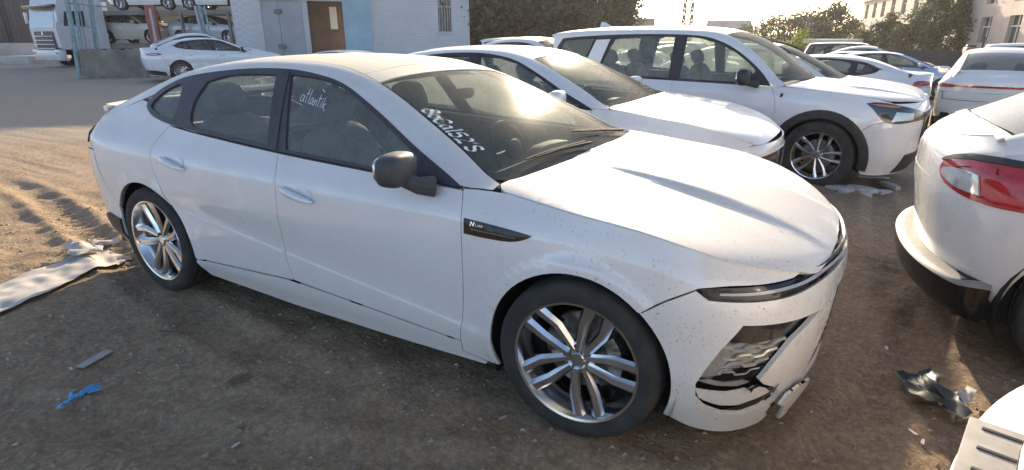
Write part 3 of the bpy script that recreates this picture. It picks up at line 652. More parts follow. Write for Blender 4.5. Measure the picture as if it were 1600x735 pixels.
    for k, z0 in enumerate((.505, .472, .439, .408)):
        pts = []
        for t in np.linspace(.335, .575-.03*k, 40):
            u = (t*60+k*1.6) % 6.28; zz = z0+.007*np.clip(2.5*math.sin(u), -1, 1); q, _ = H.pt('nose', t, zz, -.026); pts.append(q[0])
        mb.tube(pts, .0075, 6)
    for sg in (1, -1): MB().add([(v[0], v[1]*sg, v[2]) for v in mb.V], mb.F).build('grille_wave', m_silver, root)
    P('side_blade', 'nose', [(.262, .395), (.325, .53), (.385, .53), (.335, .40)], m_silver, off=-.022, gap=0, th=.01, h=.03)
    P('side_vent', 'nose', [(.31, .372), (.345, .420), (.505, .425), (.455, .362)], m_gloss, off=-.020, gap=0, th=.01, h=.03)
    P('bumper_core', 'nose', [(.15, .16), (.25, .66), (1, .66), (1, .15), (.5, .14)], m_dark, off=-.075, gap=0, th=0, h=.09)
    # broken winglet and torn lip pieces (right side of the car only)
    Fn = H.f['nose']
    def frag(nm, poly, off, m=m_paint, th=.006): return patch(nm, poly, Fn, m, bum[0], h=.02, th=th, gap=0, off=off, sc=(1.05, 1), cen=H.cen)
    frag('torn_winglet', [(.258, .345), (.30, .340), (.37, .332), (.44, .340), (.455, .330), (.47, .342), (.53, .312), (.555, .285), (.50, .272), (.42, .262), (.34, .275), (.275, .305)], -.010)
    frag('torn_winglet', [(.262, .378), (.33, .360), (.41, .352), (.455, .362), (.43, .375), (.36, .372), (.30, .385)], -.016, m_silver)
    frag('torn_winglet', [(.285, .292), (.34, .262), (.42, .250), (.52, .262), (.55, .245), (.45, .228), (.37, .242), (.30, .272)], -.030)
    frag('crack', [(.435, .345), (.47, .362), (.478, .358), (.487, .35), (.463, .343), (.455, .325), (.447, .342)], .003, m_dark, 0)
    frag('crack', [(.545, .298), (.565, .33), (.569, .33), (.555, .290)], .004, m_dark, 0)
    frag('torn_lip', [(.60, .275), (.66, .285), (.735, .262), (.775, .19), (.755, .12), (.70, .088), (.655, .092), (.64, .14), (.625, .20), (.585, .232)], .026, th=.01)
    frag('torn_bracket', [(.54, .225), (.595, .265), (.62, .21), (.635, .15), (.60, .125), (.565, .16)], -.012, m_black)
    frag('torn_bracket', [(.565, .21), (.60, .225), (.605, .215), (.575, .198)], -.004, m_silver)
    # centre grille
    P('grille', 'nose', cat(ctr+np.array([.012, 0]), [(1, .24), (1, .62), (.82, .615)]), m_black, off=-.03, gap=0, th=0, h=.05)
    mb = MB()
    for z in np.arange(.27, .61, .034):
        t0 = float(np.interp(z, ctr[::-1, 1], ctr[::-1, 0]))+.02; pts = [H.pt('nose', t, z+.007*math.sin(t*70), -.018)[0][0] for t in np.linspace(t0, 2-t0, 40)]; mb.tube(pts, .006, 5)
    mb.build('grille_bars', m_gloss, root)
    P('front_lip', 'nose', cat(catm([(.72, .13), (.85, .12), (1, .12)], 3), [(1, .235), (.72, .235)]), m_paint, gap=0, th=.02)
    # fender vent with badge
    P('fender_vent', 'side', catm([(-.497, .852), (-.35, .842), (-.205, .829), (-.195, .822), (-.225, .806), (-.285, .790), (-.40, .787), (-.492, .790)], 3), m_gloss, off=.004, gap=0, th=.006, h=.03)
    P('vent_ridge', 'side', [(-.46, .818), (-.26, .811), (-.25, .806), (-.46, .811)], m_alloyd, off=.008, gap=0, th=.004, h=.03)
    # badge letters N Line on the vent (strokes)
    def strokes(nm, lines, fn, wd, m, par, off, sgn=1):
        V = []; F = []
        for pts in lines:
            pts = np.asarray(pts, float)
            for a, b in zip(pts[:-1], pts[1:]):
                d = (b-a)/max(np.hypot(*(b-a)), 1e-9); nrm = np.array([-d[1], d[0]])*wd/2; e = d*wd*.3
                q = np.array([a-nrm-e, b-nrm+e, b+nrm+e, a+nrm-e]); Q, _ = fn(q[:, 0], q[:, 1], off); k = len(V); V += list(Q); F.append((k, k+1, k+2, k+3))
        return mesh(nm, V, F, m, par, False)
    fs = lambda a, b, off: H.pt('side', a, b, off)
    xb, zb = -.462, .826; q = lambda u, v: (xb+u, zb+v+u*-.03)
    strokes('badge', [[q(0, 0), q(.004, .016), q(.014, .002), q(.018, .017)]], fs, .004, m_chrome, root, .0075)
    strokes('badge', [[q(.026, .012), q(.024, .002), q(.031, .002)], [q(.035, .002), q(.036, .009)], [q(.040, .002), q(.041, .009), q(.047, .008), q(.046, .002)], [q(.057, .003), q(.051, .002), q(.052, .009), q(.058, .008), q(.052, .0055)]], fs, .0014, m_chrome, root, .0075)
    # handwriting on the front window
    x0, z0 = -1.63, 1.245; sc_ = .0118
    scr = ATL
    scr_old = [[(1.6, 2.6), (.8, 3.0), (.1, 2.2), (.1, 1.0), (.8, .4), (1.5, 1.2), (1.7, 2.6), (1.7, .8), (2.2, .4)], [(3.1, 5.0), (2.9, 2.0), (3.1, .6), (3.7, .5)], [(2.3, 3.3), (4.1, 3.5)], [(4.6, 4.6), (4.7, 2.5), (4.5, .4)], [(5.0, .4), (5.2, 2.0), (5.9, 2.2), (6.0, .5), (6.6, 2.0), (7.2, 2.1), (7.3, .5)], [(8.0, 2.2), (8.0, .5), (8.6, .6)], [(7.5, 3.2), (9.0, 3.1)], [(9.2, 2.2), (9.3, .5), (9.9, 2.0), (10.5, 1.8), (10.4, .4)], [(11.4, 3.6), (11.3, .2)], [(12.6, 1.8), (11.5, 1.2), (12.6, -.8)], [(8.2, 6.4), (10.0, 5.7)]]
    fl = lambda a, b, off: H.pt('side', a, b, off)
    tag(strokes('window_writing', [[(x0+u*sc_*1.28, z0+(v-1)*sc_*1.15-u*.0022) for u, v in l] for l in scr], fl, .0032, m_chalk, wF[0], -.006), 'faint white handwriting on the front passenger window')
    # lettering SoCal52'S along the right edge of the windscreen: pen with a slanted broad nib
    glyph = {'S': ([(.62, .85), (.45, 1.0), (.2, .95), (.1, .75), (.25, .58), (.5, .45), (.62, .25), (.5, .05), (.25, 0), (.05, .15)], .72), 'o': ([(.3, .62), (.1, .5), (.05, .25), (.2, .03), (.4, .05), (.52, .3), (.45, .55), (.3, .62)], .62),
             'C': ([(.7, .8), (.5, 1), (.25, .9), (.06, .6), (.08, .25), (.3, .0), (.55, .05), (.72, .22)], .8), 'a': ([(.5, .5), (.3, .62), (.1, .45), (.05, .15), (.2, 0), (.4, .15), (.5, .6), (.48, .1), (.6, .02)], .66),
             'l': ([(.05, .95), (.2, 1.02), (.18, .1), (.3, .0)], .38), '5': ([(.6, .98), (.2, .95), (.15, .55), (.4, .6), (.58, .4), (.5, .1), (.25, 0), (.05, .12)], .7),
             '2': ([(.08, .78), (.25, 1), (.5, .92), (.52, .65), (.3, .35), (.05, .04), (.3, .08), (.62, .02)], .72), "'": ([(.12, 1.05), (.08, .8)], .28)}
    # baseline runs down the pillar side of the glass: from near the top to the lower corner
    a0, a1 = np.array([-.945, -.592]), np.array([-.610, -.690]); dr = (a1-a0)/np.hypot(*(a1-a0)); pn = np.array([-dr[1], dr[0]])
    pn = pn*np.sign(pn[1]); tot = sum(glyph[c][1] for c in "SoCal52'S"); k_ = np.hypot(*(a1-a0))/tot; cur = 0; V = []; F = []; hgt = .078
    nib = np.array([.055, .085])
    for ch in "SoCal52'S":
        pts = catm(np.array(glyph[ch][0]), 6) if len(glyph[ch][0]) > 2 else np.array(glyph[ch][0])
        for u, v in zip(pts[:-1], pts[1:]):
            for w4 in ([u-nib, v-nib, v+nib, u+nib],):
                q = np.array([a0+dr*((p_[0]+cur+.12*p_[1])*k_)+pn*(p_[1]*hgt) for p_ in w4]); Q, _ = H.pt('top', q[:, 0], q[:, 1], .003)
                k = len(V); V += list(Q); F.append((k, k+1, k+2, k+3))
        cur += glyph[ch][1]
    tag(mesh('windscreen_lettering', V, F, m_chalk, ws, False), "white SoCal52'S lettering down the edge of the windscreen")
    # handles, mirrors, wipers
    H.handle_cup(doorF, -1.455, .822, m_paint2); H.door_handle(doorF, -1.455, .822, m_paint2, .22)
    H.handle_cup(doorR, -2.465, .868, m_paint2); H.door_handle(doorR, -2.465, .868, m_paint2, .22)
    H.mirrors(doorF, (-.66, -.885, .955), (-.77, -.985, 1.035), (.12, .205, .135), m_mirror, m_mirror, 10, 1)
    for (xa, ya, xb_, yb) in ((-.37, .55, -.47, .06), (-.355, .02, -.43, -.52)):
        mb = MB(); za = float(B.top(xa, ya)); mb.tube([H.pt('top', xa, ya, .02)[0][0], H.pt('top', (xa+xb_)/2, (ya+yb)/2, .014)[0][0], H.pt('top', xb_+.02, yb*.9+ya*.1, .014)[0][0]], [.008, .006, .004], 6)
        mb.tube([H.pt('top', xb_+u*(xa-xb_)*.62+.0, yb+u*(ya-yb)*1.02, .008)[0][0] for u in np.linspace(0, 1, 8)], .0045, 5)
        mb.build('wiper', m_rubber, root)
    # cabin
    H.cabin(-1.30, -2.25, .30, .36, True, True, -.62, .86)
    MB().bbox((-2.80, 0, .93), (.5, 1.2, .04), .01).build('parcel_shelf', m_int, root)
    MB().blob((-1.12, 0, 1.235), (.04, .22, .06), .6).build('rear_view_mirror', m_black, root)
    H.underbody(.42, -3.6, .76)
    pr_ = make_wheel('hero', .339, .256, .245, 'hero')
    for sg in (-1, 1):
        for x, sp_, st in ((0, .42, 0.0), (-2.84, 1.0, 0)):
            put_wheel(root, x, sg, .335, pr_, .925, .245, sp_, R_(2)*(x == 0)); well(root, x, sg, .335, .40, .885, .60)
    # engine bay block so no light passes under the bonnet
    MB().box((.05, 0, .55), (.80, 1.1, .44)).box((.52, 0, .45), (.26, 1.0, .36)).build('engine_bay', m_dark, root, False)
    return root
hero = build_hero()
# ================================================================ the other vehicles
import copy
SED = copy.deepcopy(HERO); SED['hoodcrease'] = [(.42, .30, -.3, .8, .012, .02)]; SED['flare'] = [(0, .335, .37, .008, .05), (-2.80, .335, .37, .008, .05)]
SED.update(wb=2.84, R=.335, rr=.230, tw=.225, yo=.915, ra=.372, h=.07)
SED['P'] = dict(
    dlo_b=[(-.54, .962), (-1.05, .979), (-1.62, 1.001), (-2.2, 1.034), (-2.58, 1.063), (-2.80, 1.095), (-2.905, 1.135), (-2.93, 1.168)],
    dlo_t=[(-2.93, 1.168), (-2.885, 1.212), (-2.795, 1.263), (-2.596, 1.324), (-2.171, 1.371), (-1.802, 1.381), (-1.556, 1.359), (-1.364, 1.318), (-1.115, 1.217), (-.834, 1.086), (-.627, 1.001), (-.54, .964)],
    gf=[(-1.75, 1.353), (-1.547, 1.342), (-1.358, 1.300), (-1.104, 1.193), (-.889, 1.090), (-.70, 1.00), (-.75, .982), (-1.05, .992), (-1.60, 1.015)],
    gr=[(-2.375, 1.066), (-2.448, 1.20), (-2.405, 1.300), (-2.2, 1.341), (-1.86, 1.352), (-1.74, 1.024)],
    gq=[(-2.87, 1.153), (-2.80, 1.222), (-2.66, 1.27), (-2.55, 1.29), (-2.54, 1.10), (-2.62, 1.092), (-2.78, 1.116)],
    sf=[(-.53, .952), (-.51, .85), (-.503, .64), (-.522, .42), (-.546, .285)], sb=[(-1.645, .995), (-1.618, .848), (-1.622, .66), (-1.62, .50), (-1.600, .31)], sr=[(-2.60, 1.058), (-2.685, .96), (-2.690, .85), (-2.64, .735)],
    rk=([-2.5, -.55], [.29, .272]), rkb=.16, cut=[(.722, .748), (.62, .790), (.43, .855), (.21, .902), (-.03, .927), (-.34, .962), (-.45, .966), (-.53, .962)],
    bs=[(.25, .62), (.34, .66), (.45, .69), (.60, .715), (.70, .735)], quarter=[(-3.18, .52), (-3.25, .60), (-3.30, .72), (-3.36, .86), (-3.40, .94), (-3.46, 1.00), (-3.47, 1.04), (-3.3, 1.09), (-3.0, 1.175)],
    rbs=[(-3.37, .86), (-3.31, .72), (-3.25, .60), (-3.19, .52)], xs=(-3.45, -.40), zAr=([-3.45, -3.2, -2.9], [1.045, 1.118, 1.208]), dx=-.545,
    yB=([-3.5, -3.2, -2.9, -2.6, -2.3, -1.8, -1.5, -1.3, -1.23, -.96, -.73, -.44, -.38], [.60, .57, .535, .515, .505, .50, .505, .535, .548, .612, .674, .772, .80]),
    wx=-1.24, cowl=[(-.40, -.735), (-.375, -.67), (-.352, -.51), (-.338, -.32), (-.335, 0)], hcut=[(-.40, -.80), (-.345, -.838), (-.03, -.866), (.213, -.868), (.428, -.842), (.620, -.742), (.722, -.640)], hfr=[(.722, -.640), (.765, -.53), (.795, -.40), (.815, -.2), (.82, 0)],
    rx=(-2.52, -3.36), tailz=(.16, .86), deck=True, nosetop=.73, nbot=[(.19, .19), (.265, .16), (.5, .14), (1, .14)], handle=((-1.455, .822), (-2.45, .868)), mir=((-.66, -.885, .955), (-.78, -.995, 1.04), (.12, .21, .14)), cab=(-1.30, -2.25, .30, .36, -.62, .86, 0))
# large boxy SUV
SUV = dict(
 lines=[[(-4.1, .88, .36), (-3.3, .93, .30), (-2.4, .925, .26), (-.4, .925, .26), (.3, .93, .26), (1, .9, .26)],
  [(-4.1, .93, .45), (-3.3, .965, .42), (-2.4, .955, .40), (-.4, .955, .40), (.3, .965, .42), (1, .94, .42)],
  [(-4.1, .95, .60), (-3.3, .975, .58), (-2.4, .962, .55), (-.4, .962, .55), (.3, .975, .58), (1, .95, .58)],
  [(-4.1, .96, .82), (-3.3, .985, .82), (-2.4, .980, .80), (-.4, .980, .78), (.3, .982, .76), (1, .96, .74)],
  [(-4.1, .94, 1.05), (-3.3, .970, 1.04), (-2.4, .972, 1.02), (-.4, .970, 1.00), (.3, .965, .94), (1, .94, .88)],
  [(-4.1, .88, 1.16), (-3.3, .905, 1.155), (-2.4, .912, 1.145), (-1.5, .915, 1.13), (-.6, .915, 1.115), (0, .925, 1.085), (.3, .928, 1.06), (.6, .925, 1.02), (.8, .92, .98), (.95, .91, .93)]],
 rail=[(-4.05, .68, 1.50), (-3.9, .69, 1.64), (-3.6, .70, 1.70), (-3.0, .71, 1.73), (-2.4, .712, 1.735), (-1.6, .712, 1.718), (-1.27, .722, 1.668), (-1.05, .742, 1.575), (-.85, .775, 1.455), (-.65, .82, 1.29), (-.5, .86, 1.16), (-.35, .885, 1.12)],
 roofc=[(-4.05, 1.60), (-3.85, 1.715), (-3.4, 1.765), (-2.8, 1.79), (-2.2, 1.79), (-1.58, 1.77), (-1.22, 1.70), (-.96, 1.575), (-.72, 1.415), (-.47, 1.24), (-.3, 1.11)],
 hoodc=[(-.6, 1.16), (-.2, 1.145), (.2, 1.125), (.55, 1.09), (.78, 1.05), (.87, 1.005), (.91, .95)], deckc=[(-4.05, 1.2), (-3.9, 1.2)],
 nose=[(.22, .84), (.35, .905), (.5, .93), (.7, .94), (.85, .935), (.95, .91), (1.02, .87)], tail=[(.28, -3.86), (.4, -3.98), (.6, -4.03), (.95, -4.03), (1.2, -4.01), (1.5, -3.93), (1.72, -3.80)],
 x0=.3, x1=-3.25, nf=(3.4, 2.3), nr=(3.4, 2.4), zsh=.85, gbulge=.010, flare=[(0, .385, .46, .012, .06), (-2.90, .385, .46, .012, .06)], hoodcrease=[(.50, .42, -.3, .85, .022, .012)],
 wb=2.90, R=.383, rr=.262, tw=.245, yo=.975, ra=.435, h=.07,
 P=dict(dlo_b=[(-.60, 1.118), (-1.1, 1.125), (-1.8, 1.137), (-2.5, 1.148), (-3.1, 1.16), (-3.60, 1.19), (-3.74, 1.24)],
    dlo_t=[(-3.74, 1.24), (-3.68, 1.42), (-3.60, 1.60), (-3.52, 1.635), (-2.9, 1.672), (-2.2, 1.685), (-1.58, 1.668), (-1.28, 1.602), (-1.07, 1.505), (-.87, 1.375), (-.71, 1.245), (-.60, 1.125)],
    gf=[(-1.70, 1.652), (-1.55, 1.640), (-1.29, 1.578), (-1.08, 1.482), (-.90, 1.365), (-.80, 1.28), (-.85, 1.145), (-1.2, 1.148), (-1.70, 1.155)], gr=[(-2.86, 1.19), (-2.80, 1.40), (-2.70, 1.62), (-2.60, 1.648), (-2.2, 1.660), (-1.86, 1.652), (-1.84, 1.158), (-2.5, 1.172)], gq=[(-3.64, 1.25), (-3.58, 1.45), (-3.52, 1.60), (-3.42, 1.615), (-3.02, 1.632), (-3.16, 1.19), (-3.5, 1.205)],
    sf=[(-.585, 1.108), (-.535, 1.02), (-.50, .86), (-.52, .66), (-.57, .48), (-.60, .41)], sb=[(-1.775, 1.125), (-1.765, .8), (-1.76, .41)], sr=[(-2.92, 1.15), (-2.97, 1.0), (-2.90, .87), (-2.78, .81)],
    rk=([-2.5, -.55], [.405, .405]), rkb=.27, cut=[(.75, .955), (.62, .995), (.40, 1.045), (.1, 1.075), (-.25, 1.10), (-.50, 1.112), (-.58, 1.112)],
    bs=[(.345, .65), (.42, .72), (.52, .785), (.60, .80), (.62, .82)], quarter=[(-3.27, .60), (-3.36, .66), (-3.42, .80), (-3.50, .95), (-3.56, 1.10), (-3.72, 1.25), (-3.70, 1.42), (-3.62, 1.60), (-3.5, 1.655)],
    rbs=[(-3.50, .86), (-3.42, .76), (-3.36, .66), (-3.28, .60)], xs=(-3.80, -.46), zAr=([-3.85, -3.7, -3.6], [1.62, 1.64, 1.63]), dx=-.60,
    yB=([-4, -3.7, -3.3, -2.4, -1.7, -1.32, -1.24, -1.05, -.85, -.65, -.5, -.44], [.62, .625, .63, .63, .625, .625, .63, .675, .725, .785, .84, .86]),
    wx=-1.24, cowl=[(-.47, -.80), (-.44, -.70), (-.40, -.50), (-.37, -.3), (-.36, 0)], hcut=[(-.47, -.86), (-.40, -.885), (-.1, -.91), (.3, -.922), (.55, -.885), (.68, -.80), (.75, -.70)], hfr=[(.75, -.70), (.82, -.57), (.872, -.38), (.895, 0)],
    rx=(-3.78, -3.9), tailz=(.30, 1.02), deck=False, nosetop=.985, nbot=[(.19, .22), (.3, .215), (.5, .22), (1, .22)], handle=((-1.60, .945), (-2.62, .97)), mir=((-.74, -.94, 1.13), (-.86, -1.09, 1.215), (.14, .25, .19)), cab=(-1.45, -2.45, .46, .38, -.75, 1.05, .06)))
# fast-backed crossover
CRO = dict(
 lines=[[(-3.7, .80, .33), (-2.9, .86, .27), (-2.2, .85, .22), (-.4, .85, .22), (.3, .86, .22), (.9, .84, .22)],
  [(-3.7, .85, .42), (-2.9, .895, .38), (-2.2, .885, .36), (-.4, .885, .36), (.3, .895, .38), (.9, .87, .38)],
  [(-3.7, .88, .58), (-2.9, .905, .56), (-2.2, .895, .50), (-.4, .895, .48), (.3, .905, .52), (.9, .89, .52)],
  [(-3.7, .89, .80), (-2.9, .922, .80), (-2.2, .918, .76), (-.4, .915, .74), (.3, .915, .70), (.9, .90, .68)],
  [(-3.7, .85, 1.00), (-2.9, .905, .99), (-2.2, .910, .94), (-.4, .905, .90), (.3, .90, .85), (.9, .88, .80)],
  [(-3.7, .77, 1.10), (-2.9, .83, 1.12), (-2.2, .85, 1.09), (-1.5, .855, 1.065), (-.55, .855, 1.045), (0, .865, 1.01), (.3, .865, .98), (.6, .86, .93), (.85, .85, .86)]],
 rail=[(-3.7, .64, 1.08), (-3.5, .645, 1.16), (-3.2, .640, 1.30), (-2.9, .630, 1.42), (-2.5, .622, 1.53), (-2.0, .622, 1.59), (-1.6, .63, 1.58), (-1.3, .655, 1.51), (-1.0, .705, 1.36), (-.7, .765, 1.19), (-.5, .81, 1.08), (-.35, .835, 1.05)],
 roofc=[(-3.7, 1.12), (-3.5, 1.20), (-3.1, 1.39), (-2.7, 1.54), (-2.3, 1.625), (-1.9, 1.65), (-1.6, 1.635), (-1.3, 1.565), (-1.0, 1.44), (-.7, 1.29), (-.4, 1.115), (-.2, 1.0)],
 hoodc=[(-.6, 1.11), (-.2, 1.085), (.2, 1.04), (.5, .985), (.7, .93), (.8, .87)], deckc=[(-3.7, 1.09), (-3.6, 1.135), (-3.5, 1.195), (-3.4, 1.25)],
 nose=[(.2, .80), (.35, .85), (.5, .87), (.7, .875), (.85, .85), (.95, .80)], tail=[(.25, -3.42), (.4, -3.52), (.6, -3.56), (.85, -3.60), (1.0, -3.60), (1.10, -3.575), (1.17, -3.53)],
 x0=.25, x1=-2.95, nf=(3.0, 2.1), nr=(3.0, 2.2), zsh=.8, flare=[(0, .36, .42, .012, .055), (-2.70, .36, .42, .012, .055)], hoodcrease=[(.45, .35, -.3, .8, .014, .015)],
 wb=2.70, R=.356, rr=.240, tw=.235, yo=.905, ra=.405, h=.07,
 P=dict(dlo_b=[(-.56, 1.05), (-1.1, 1.062), (-1.8, 1.082), (-2.3, 1.105), (-2.75, 1.15), (-2.95, 1.21), (-2.98, 1.24)], dlo_t=[(-2.98, 1.24), (-2.92, 1.30), (-2.75, 1.40), (-2.45, 1.49), (-2.1, 1.54), (-1.75, 1.545), (-1.5, 1.515), (-1.3, 1.445), (-1.0, 1.285), (-.75, 1.15), (-.56, 1.055)],
    gf=[(-1.66, 1.515), (-1.5, 1.49), (-1.3, 1.42), (-1.0, 1.265), (-.80, 1.155), (-.82, 1.075), (-1.2, 1.085), (-1.62, 1.098)], gr=[(-2.50, 1.135), (-2.52, 1.25), (-2.46, 1.455), (-2.1, 1.515), (-1.78, 1.52), (-1.74, 1.102), (-2.2, 1.12)], gq=[(-2.92, 1.235), (-2.82, 1.33), (-2.62, 1.42), (-2.60, 1.16), (-2.75, 1.175)],
    sf=[(-.545, 1.04), (-.52, .9), (-.51, .66), (-.54, .45), (-.56, .37)], sb=[(-1.69, 1.07), (-1.66, .8), (-1.66, .38)], sr=[(-2.52, 1.12), (-2.60, 1.0), (-2.58, .85), (-2.52, .77)],
    rk=([-2.5, -.55], [.365, .365]), rkb=.23, cut=[(.70, .895), (.6, .925), (.4, .965), (.1, 1.0), (-.25, 1.03), (-.45, 1.042), (-.54, 1.043)],
    bs=[(.285, .65), (.36, .70), (.48, .74), (.58, .76), (.66, .80)], quarter=[(-3.06, .55), (-3.14, .60), (-3.24, .80), (-3.28, .95), (-3.30, 1.05), (-3.32, 1.12), (-3.1, 1.245), (-2.99, 1.285)],
    rbs=[(-3.26, .84), (-3.20, .72), (-3.14, .60), (-3.06, .55)], xs=(-3.57, -.46), zAr=([-3.57, -3.45, -3.32, -3.2, -2.98], [1.06, 1.085, 1.12, 1.195, 1.285]), dx=-.56,
    yB=([-3.6, -3.3, -3.0, -2.5, -2.0, -1.6, -1.4, -1.35, -1.0, -.7, -.5, -.44], [.585, .58, .57, .56, .555, .56, .585, .595, .65, .715, .775, .80]),
    wx=-1.38, cowl=[(-.45, -.75), (-.42, -.66), (-.38, -.5), (-.35, -.3), (-.34, 0)], hcut=[(-.45, -.80), (-.38, -.83), (-.1, -.855), (.3, -.858), (.52, -.80), (.64, -.70), (.70, -.62)], hfr=[(.70, -.62), (.75, -.48), (.78, -.3), (.79, 0)],
    xcut=.20, rx=(-2.62, -3.36), tailz=(.25, .84), deck=False, nosetop=.85, nbot=[(.19, .2), (.3, .19), (.5, .19), (1, .19)], handle=((-1.50, .90), (-2.36, .93)), mir=((-.70, -.88, 1.05), (-.82, -1.02, 1.13), (.13, .23, .16)), cab=(-1.35, -2.25, .38, .36, -.68, .97, 0)))
def build_generic(S, name, pm=None, mirm=None, h=None, lod=0, cladding=False, front=(), rear=(), style='five', glassm=None, cabin=True, black_roof=None, wheels=None):
    root = empty(name); p = S['P']; pm = pm or m_paint2; H = Car(S, root, h or S['h']); B = H.B; P = H.panel; wb = S['wb']; zc = S['R']-.004; ra = S['ra']
    gm = glassm or m_glass; hh = H.h
    db, dt = catm(p['dlo_b'], 4), catm(p['dlo_t'], 4); sm = lambda k, n=4: catm(p[k], n)
    aF = lambda a0, a1: arc(0, zc, ra, a0, a1, 18); aR = lambda a0, a1: arc(-wb, zc, ra, a0, a1, 18)
    bp = lambda x0, x1: np.array([(x, np.interp(x, db[::-1, 0], db[::-1, 1])-.008) for x in np.linspace(x0, x1, 10)])
    rp = lambda x0, x1: np.array([(x, np.interp(x, *p['rk'])) for x in np.linspace(x0, x1, 5)])
    sf, sb, sr = sm('sf'), sm('sb'), sm('sr')
    ang = lambda q, c: math.degrees(math.atan2(q[1]-zc, q[0]-c))
    aEnd = -math.degrees(math.asin((zc-p['rkb']-.02)/ra))
    dF = P('door', 'side', cat(bp(db[0, 0]-.02, sb[0, 0]), sb, rp(sb[-1, 0], sf[-1, 0]), sf[::-1]), pm)
    dR = P('door', 'side', cat(bp(sb[0, 0], sr[0, 0]), sr, aR(ang(sr[-1], -wb), 8), [(-wb+ra+.005, p['rk'][1][0]+.02)], rp(-wb+ra+.008, sb[-1, 0]), sb[::-1]), pm)
    fd = P('fender', 'side', cat(sf, [(sf[-1, 0], p['rkb']+.04), (-ra-.02, p['rkb']+.03)], aF(180-aEnd, ang(p['bs'][0], 0)), sm('bs'), sm('cut')), pm)
    qp = P('quarter_panel', 'side', cat(sr, aR(ang(sr[-1], -wb), ang(p['quarter'][0], -wb)), sm('quarter'), db[::-1][:max(3, int(len(db)*.35))]), pm)
    P('rocker_panel', 'side', cat(rp(-wb+ra+.01, sf[-1, 0])+np.array([0, -.003]), [(sf[-1, 0], p['rkb']+.04), (-ra-.03, p['rkb']+.02), (-ra-.06, p['rkb']-.01), (-wb+ra+.04, p['rkb']-.01)]), m_black if cladding else pm, th=.05)
    P('window_trim', 'side', cat(db, dt), m_black, holes=[p['gf'], p['gr'], p['gq']], th=.015, gap=0, off=.002)
    for par, k in ((dF, 'gf'), (dR, 'gr'), (qp, 'gq')): P('window', 'side', inset(np.array(p[k]), -.012), gm, parent=par, off=-.010, th=0, gap=0, h=.12)
    inn = cat([(db[0, 0]+.03, db[0, 1]-.01)], db[::3], [(p['quarter'][3][0], p['quarter'][3][1]), (-wb-ra*.9, p['quarter'][1][1]+.15)], arc(-wb, zc, ra+.05, 75, 20, 8), [(-wb+ra+.06, p['rkb']), (-ra-.06, p['rkb'])], arc(0, zc, ra+.05, 200, 60, 10), [(p['cut'][1][0]-.15, p['cut'][1][1]-.08), (0, p['cut'][3][1]-.04)])
    P('door_lining', 'side', inn, m_int, off=-.045, th=0, gap=0, h=.2)
    xs = np.linspace(p['xs'][0]+p.get('xcut', 0), p['xs'][1], 44 if lod == 0 else 26); zr = np.array(p['zAr']); dx = p['dx']
    zA = np.where(xs > dx, B.belt(xs)+.002, np.where(xs < dt[0, 0], np.interp(xs, *p['zAr']), np.interp(xs, dt[:, 0], np.maximum.accumulate(dt[:, 1]) if False else dt[:, 1])))
    yB = pchip(*p['yB']); H.railstrip(xs, zA, yB(xs), pm)
    ed = lambda x0, x1, n, d=.006: [(x, -float(yB(x))+d) for x in np.linspace(x0, x1, n)]
    wx = p['wx']; cw = sm('cowl'); cwx = cw[0, 0]-.03
    P('windscreen', 'top', cat([(wx-.01, 0), (wx-.008, -.3)], ed(wx, cwx, 10, .004), cw), m_ws, mirror=False, th=0, gap=0, off=-.004, h=.12)
    P('windscreen_border', 'top', cat(ed(wx+.02, cwx, 8, .004), cw, np.stack([cw[:, 0]-.07, cw[:, 1]*.985], -1)[::-1], [(x-.02, y+.03) for x, y in ed(cwx-.03, wx+.05, 8)]), m_gloss, off=-.009, th=0, gap=0, h=.06)
    rx0, rx1 = p['rx']
    P('roof_panel', 'top', cat([(wx-.014, 0), (wx-.012, -.3)], ed(wx-.006, rx0+.03, 12), [(rx0, -.35), (rx0-.005, 0)]), black_roof or pm, mirror=False, gap=.003)
    P('headliner', 'top', cat([(wx-.08, 0), (wx-.08, -.45), (rx0+.1, -.45), (rx0+.1, 0)]), m_intl, mirror=False, off=-.05, th=0, gap=0, h=.25)
    hd = cat([(cw[-1, 0]+.012, 0)], cw[::-1]+np.array([.012, 0]), sm('hcut'), sm('hfr'))
    P('hood', 'hood', hd, pm, mirror=False, gap=.002, th=.02, h=hh*.8)
    P('cowl', 'hood', cat(cw+np.array([.03, 0]), (cw+np.array([-.05, 0]))[::-1]), m_black, off=-.02, th=0, gap=0, h=.06)
    tz0, tz1 = p['tailz']
    if rx0-rx1 > .3:
        P('rear_window', 'top', cat([(rx0-.008, 0), (rx0-.003, -.35)], ed(rx0+.03, rx1+.03, 9), [(rx1, -.3), (rx1-.01, 0)]), gm, mirror=False, gap=.003, off=-.003, h=.12)
        tt_ = S['tail'][-1][0]+(.02 if p['deck'] else -.005); lq = [q_ for q_ in p['quarter'] if tz1-.06 < q_[1] < tt_-.03]
        fT = B.deck if p['deck'] else B.top; edge = []
        for t_ in np.linspace(.30, 1, 16):
            z_ = tt_
            for _ in range(30): x_, y_ = B.nose(np.array([t_]), np.array([z_]), True); z_ = .6*z_+.4*float(fT(x_, y_)[0])
            edge.append((t_, z_, float(x_[0]), float(y_[0])))
        P('tail_panel', 'tail', cat(H.nz([(x_, max(z_, tz1+.004)) for x_, z_ in lq], True)[::-1], [(.42, tz1), (1, tz1)], [(e[0], e[1]-.004) for e in edge[::-1]]), pm, gap=0, off=-.002)
        lid = [(e[2], e[3]) for e in edge if -e[3] < float(yB(min(rx1, e[2])))-.004 and e[2] < rx1-.03]
        xl = lid[0][0]; P('boot_lid', 'deck' if p['deck'] else 'top', cat([(rx1-.012, 0), (rx1-.002, -.3)], ed(rx1+.02, xl, 5), lid), pm, mirror=False, h=.06)
        xs_lim = xl
    else:
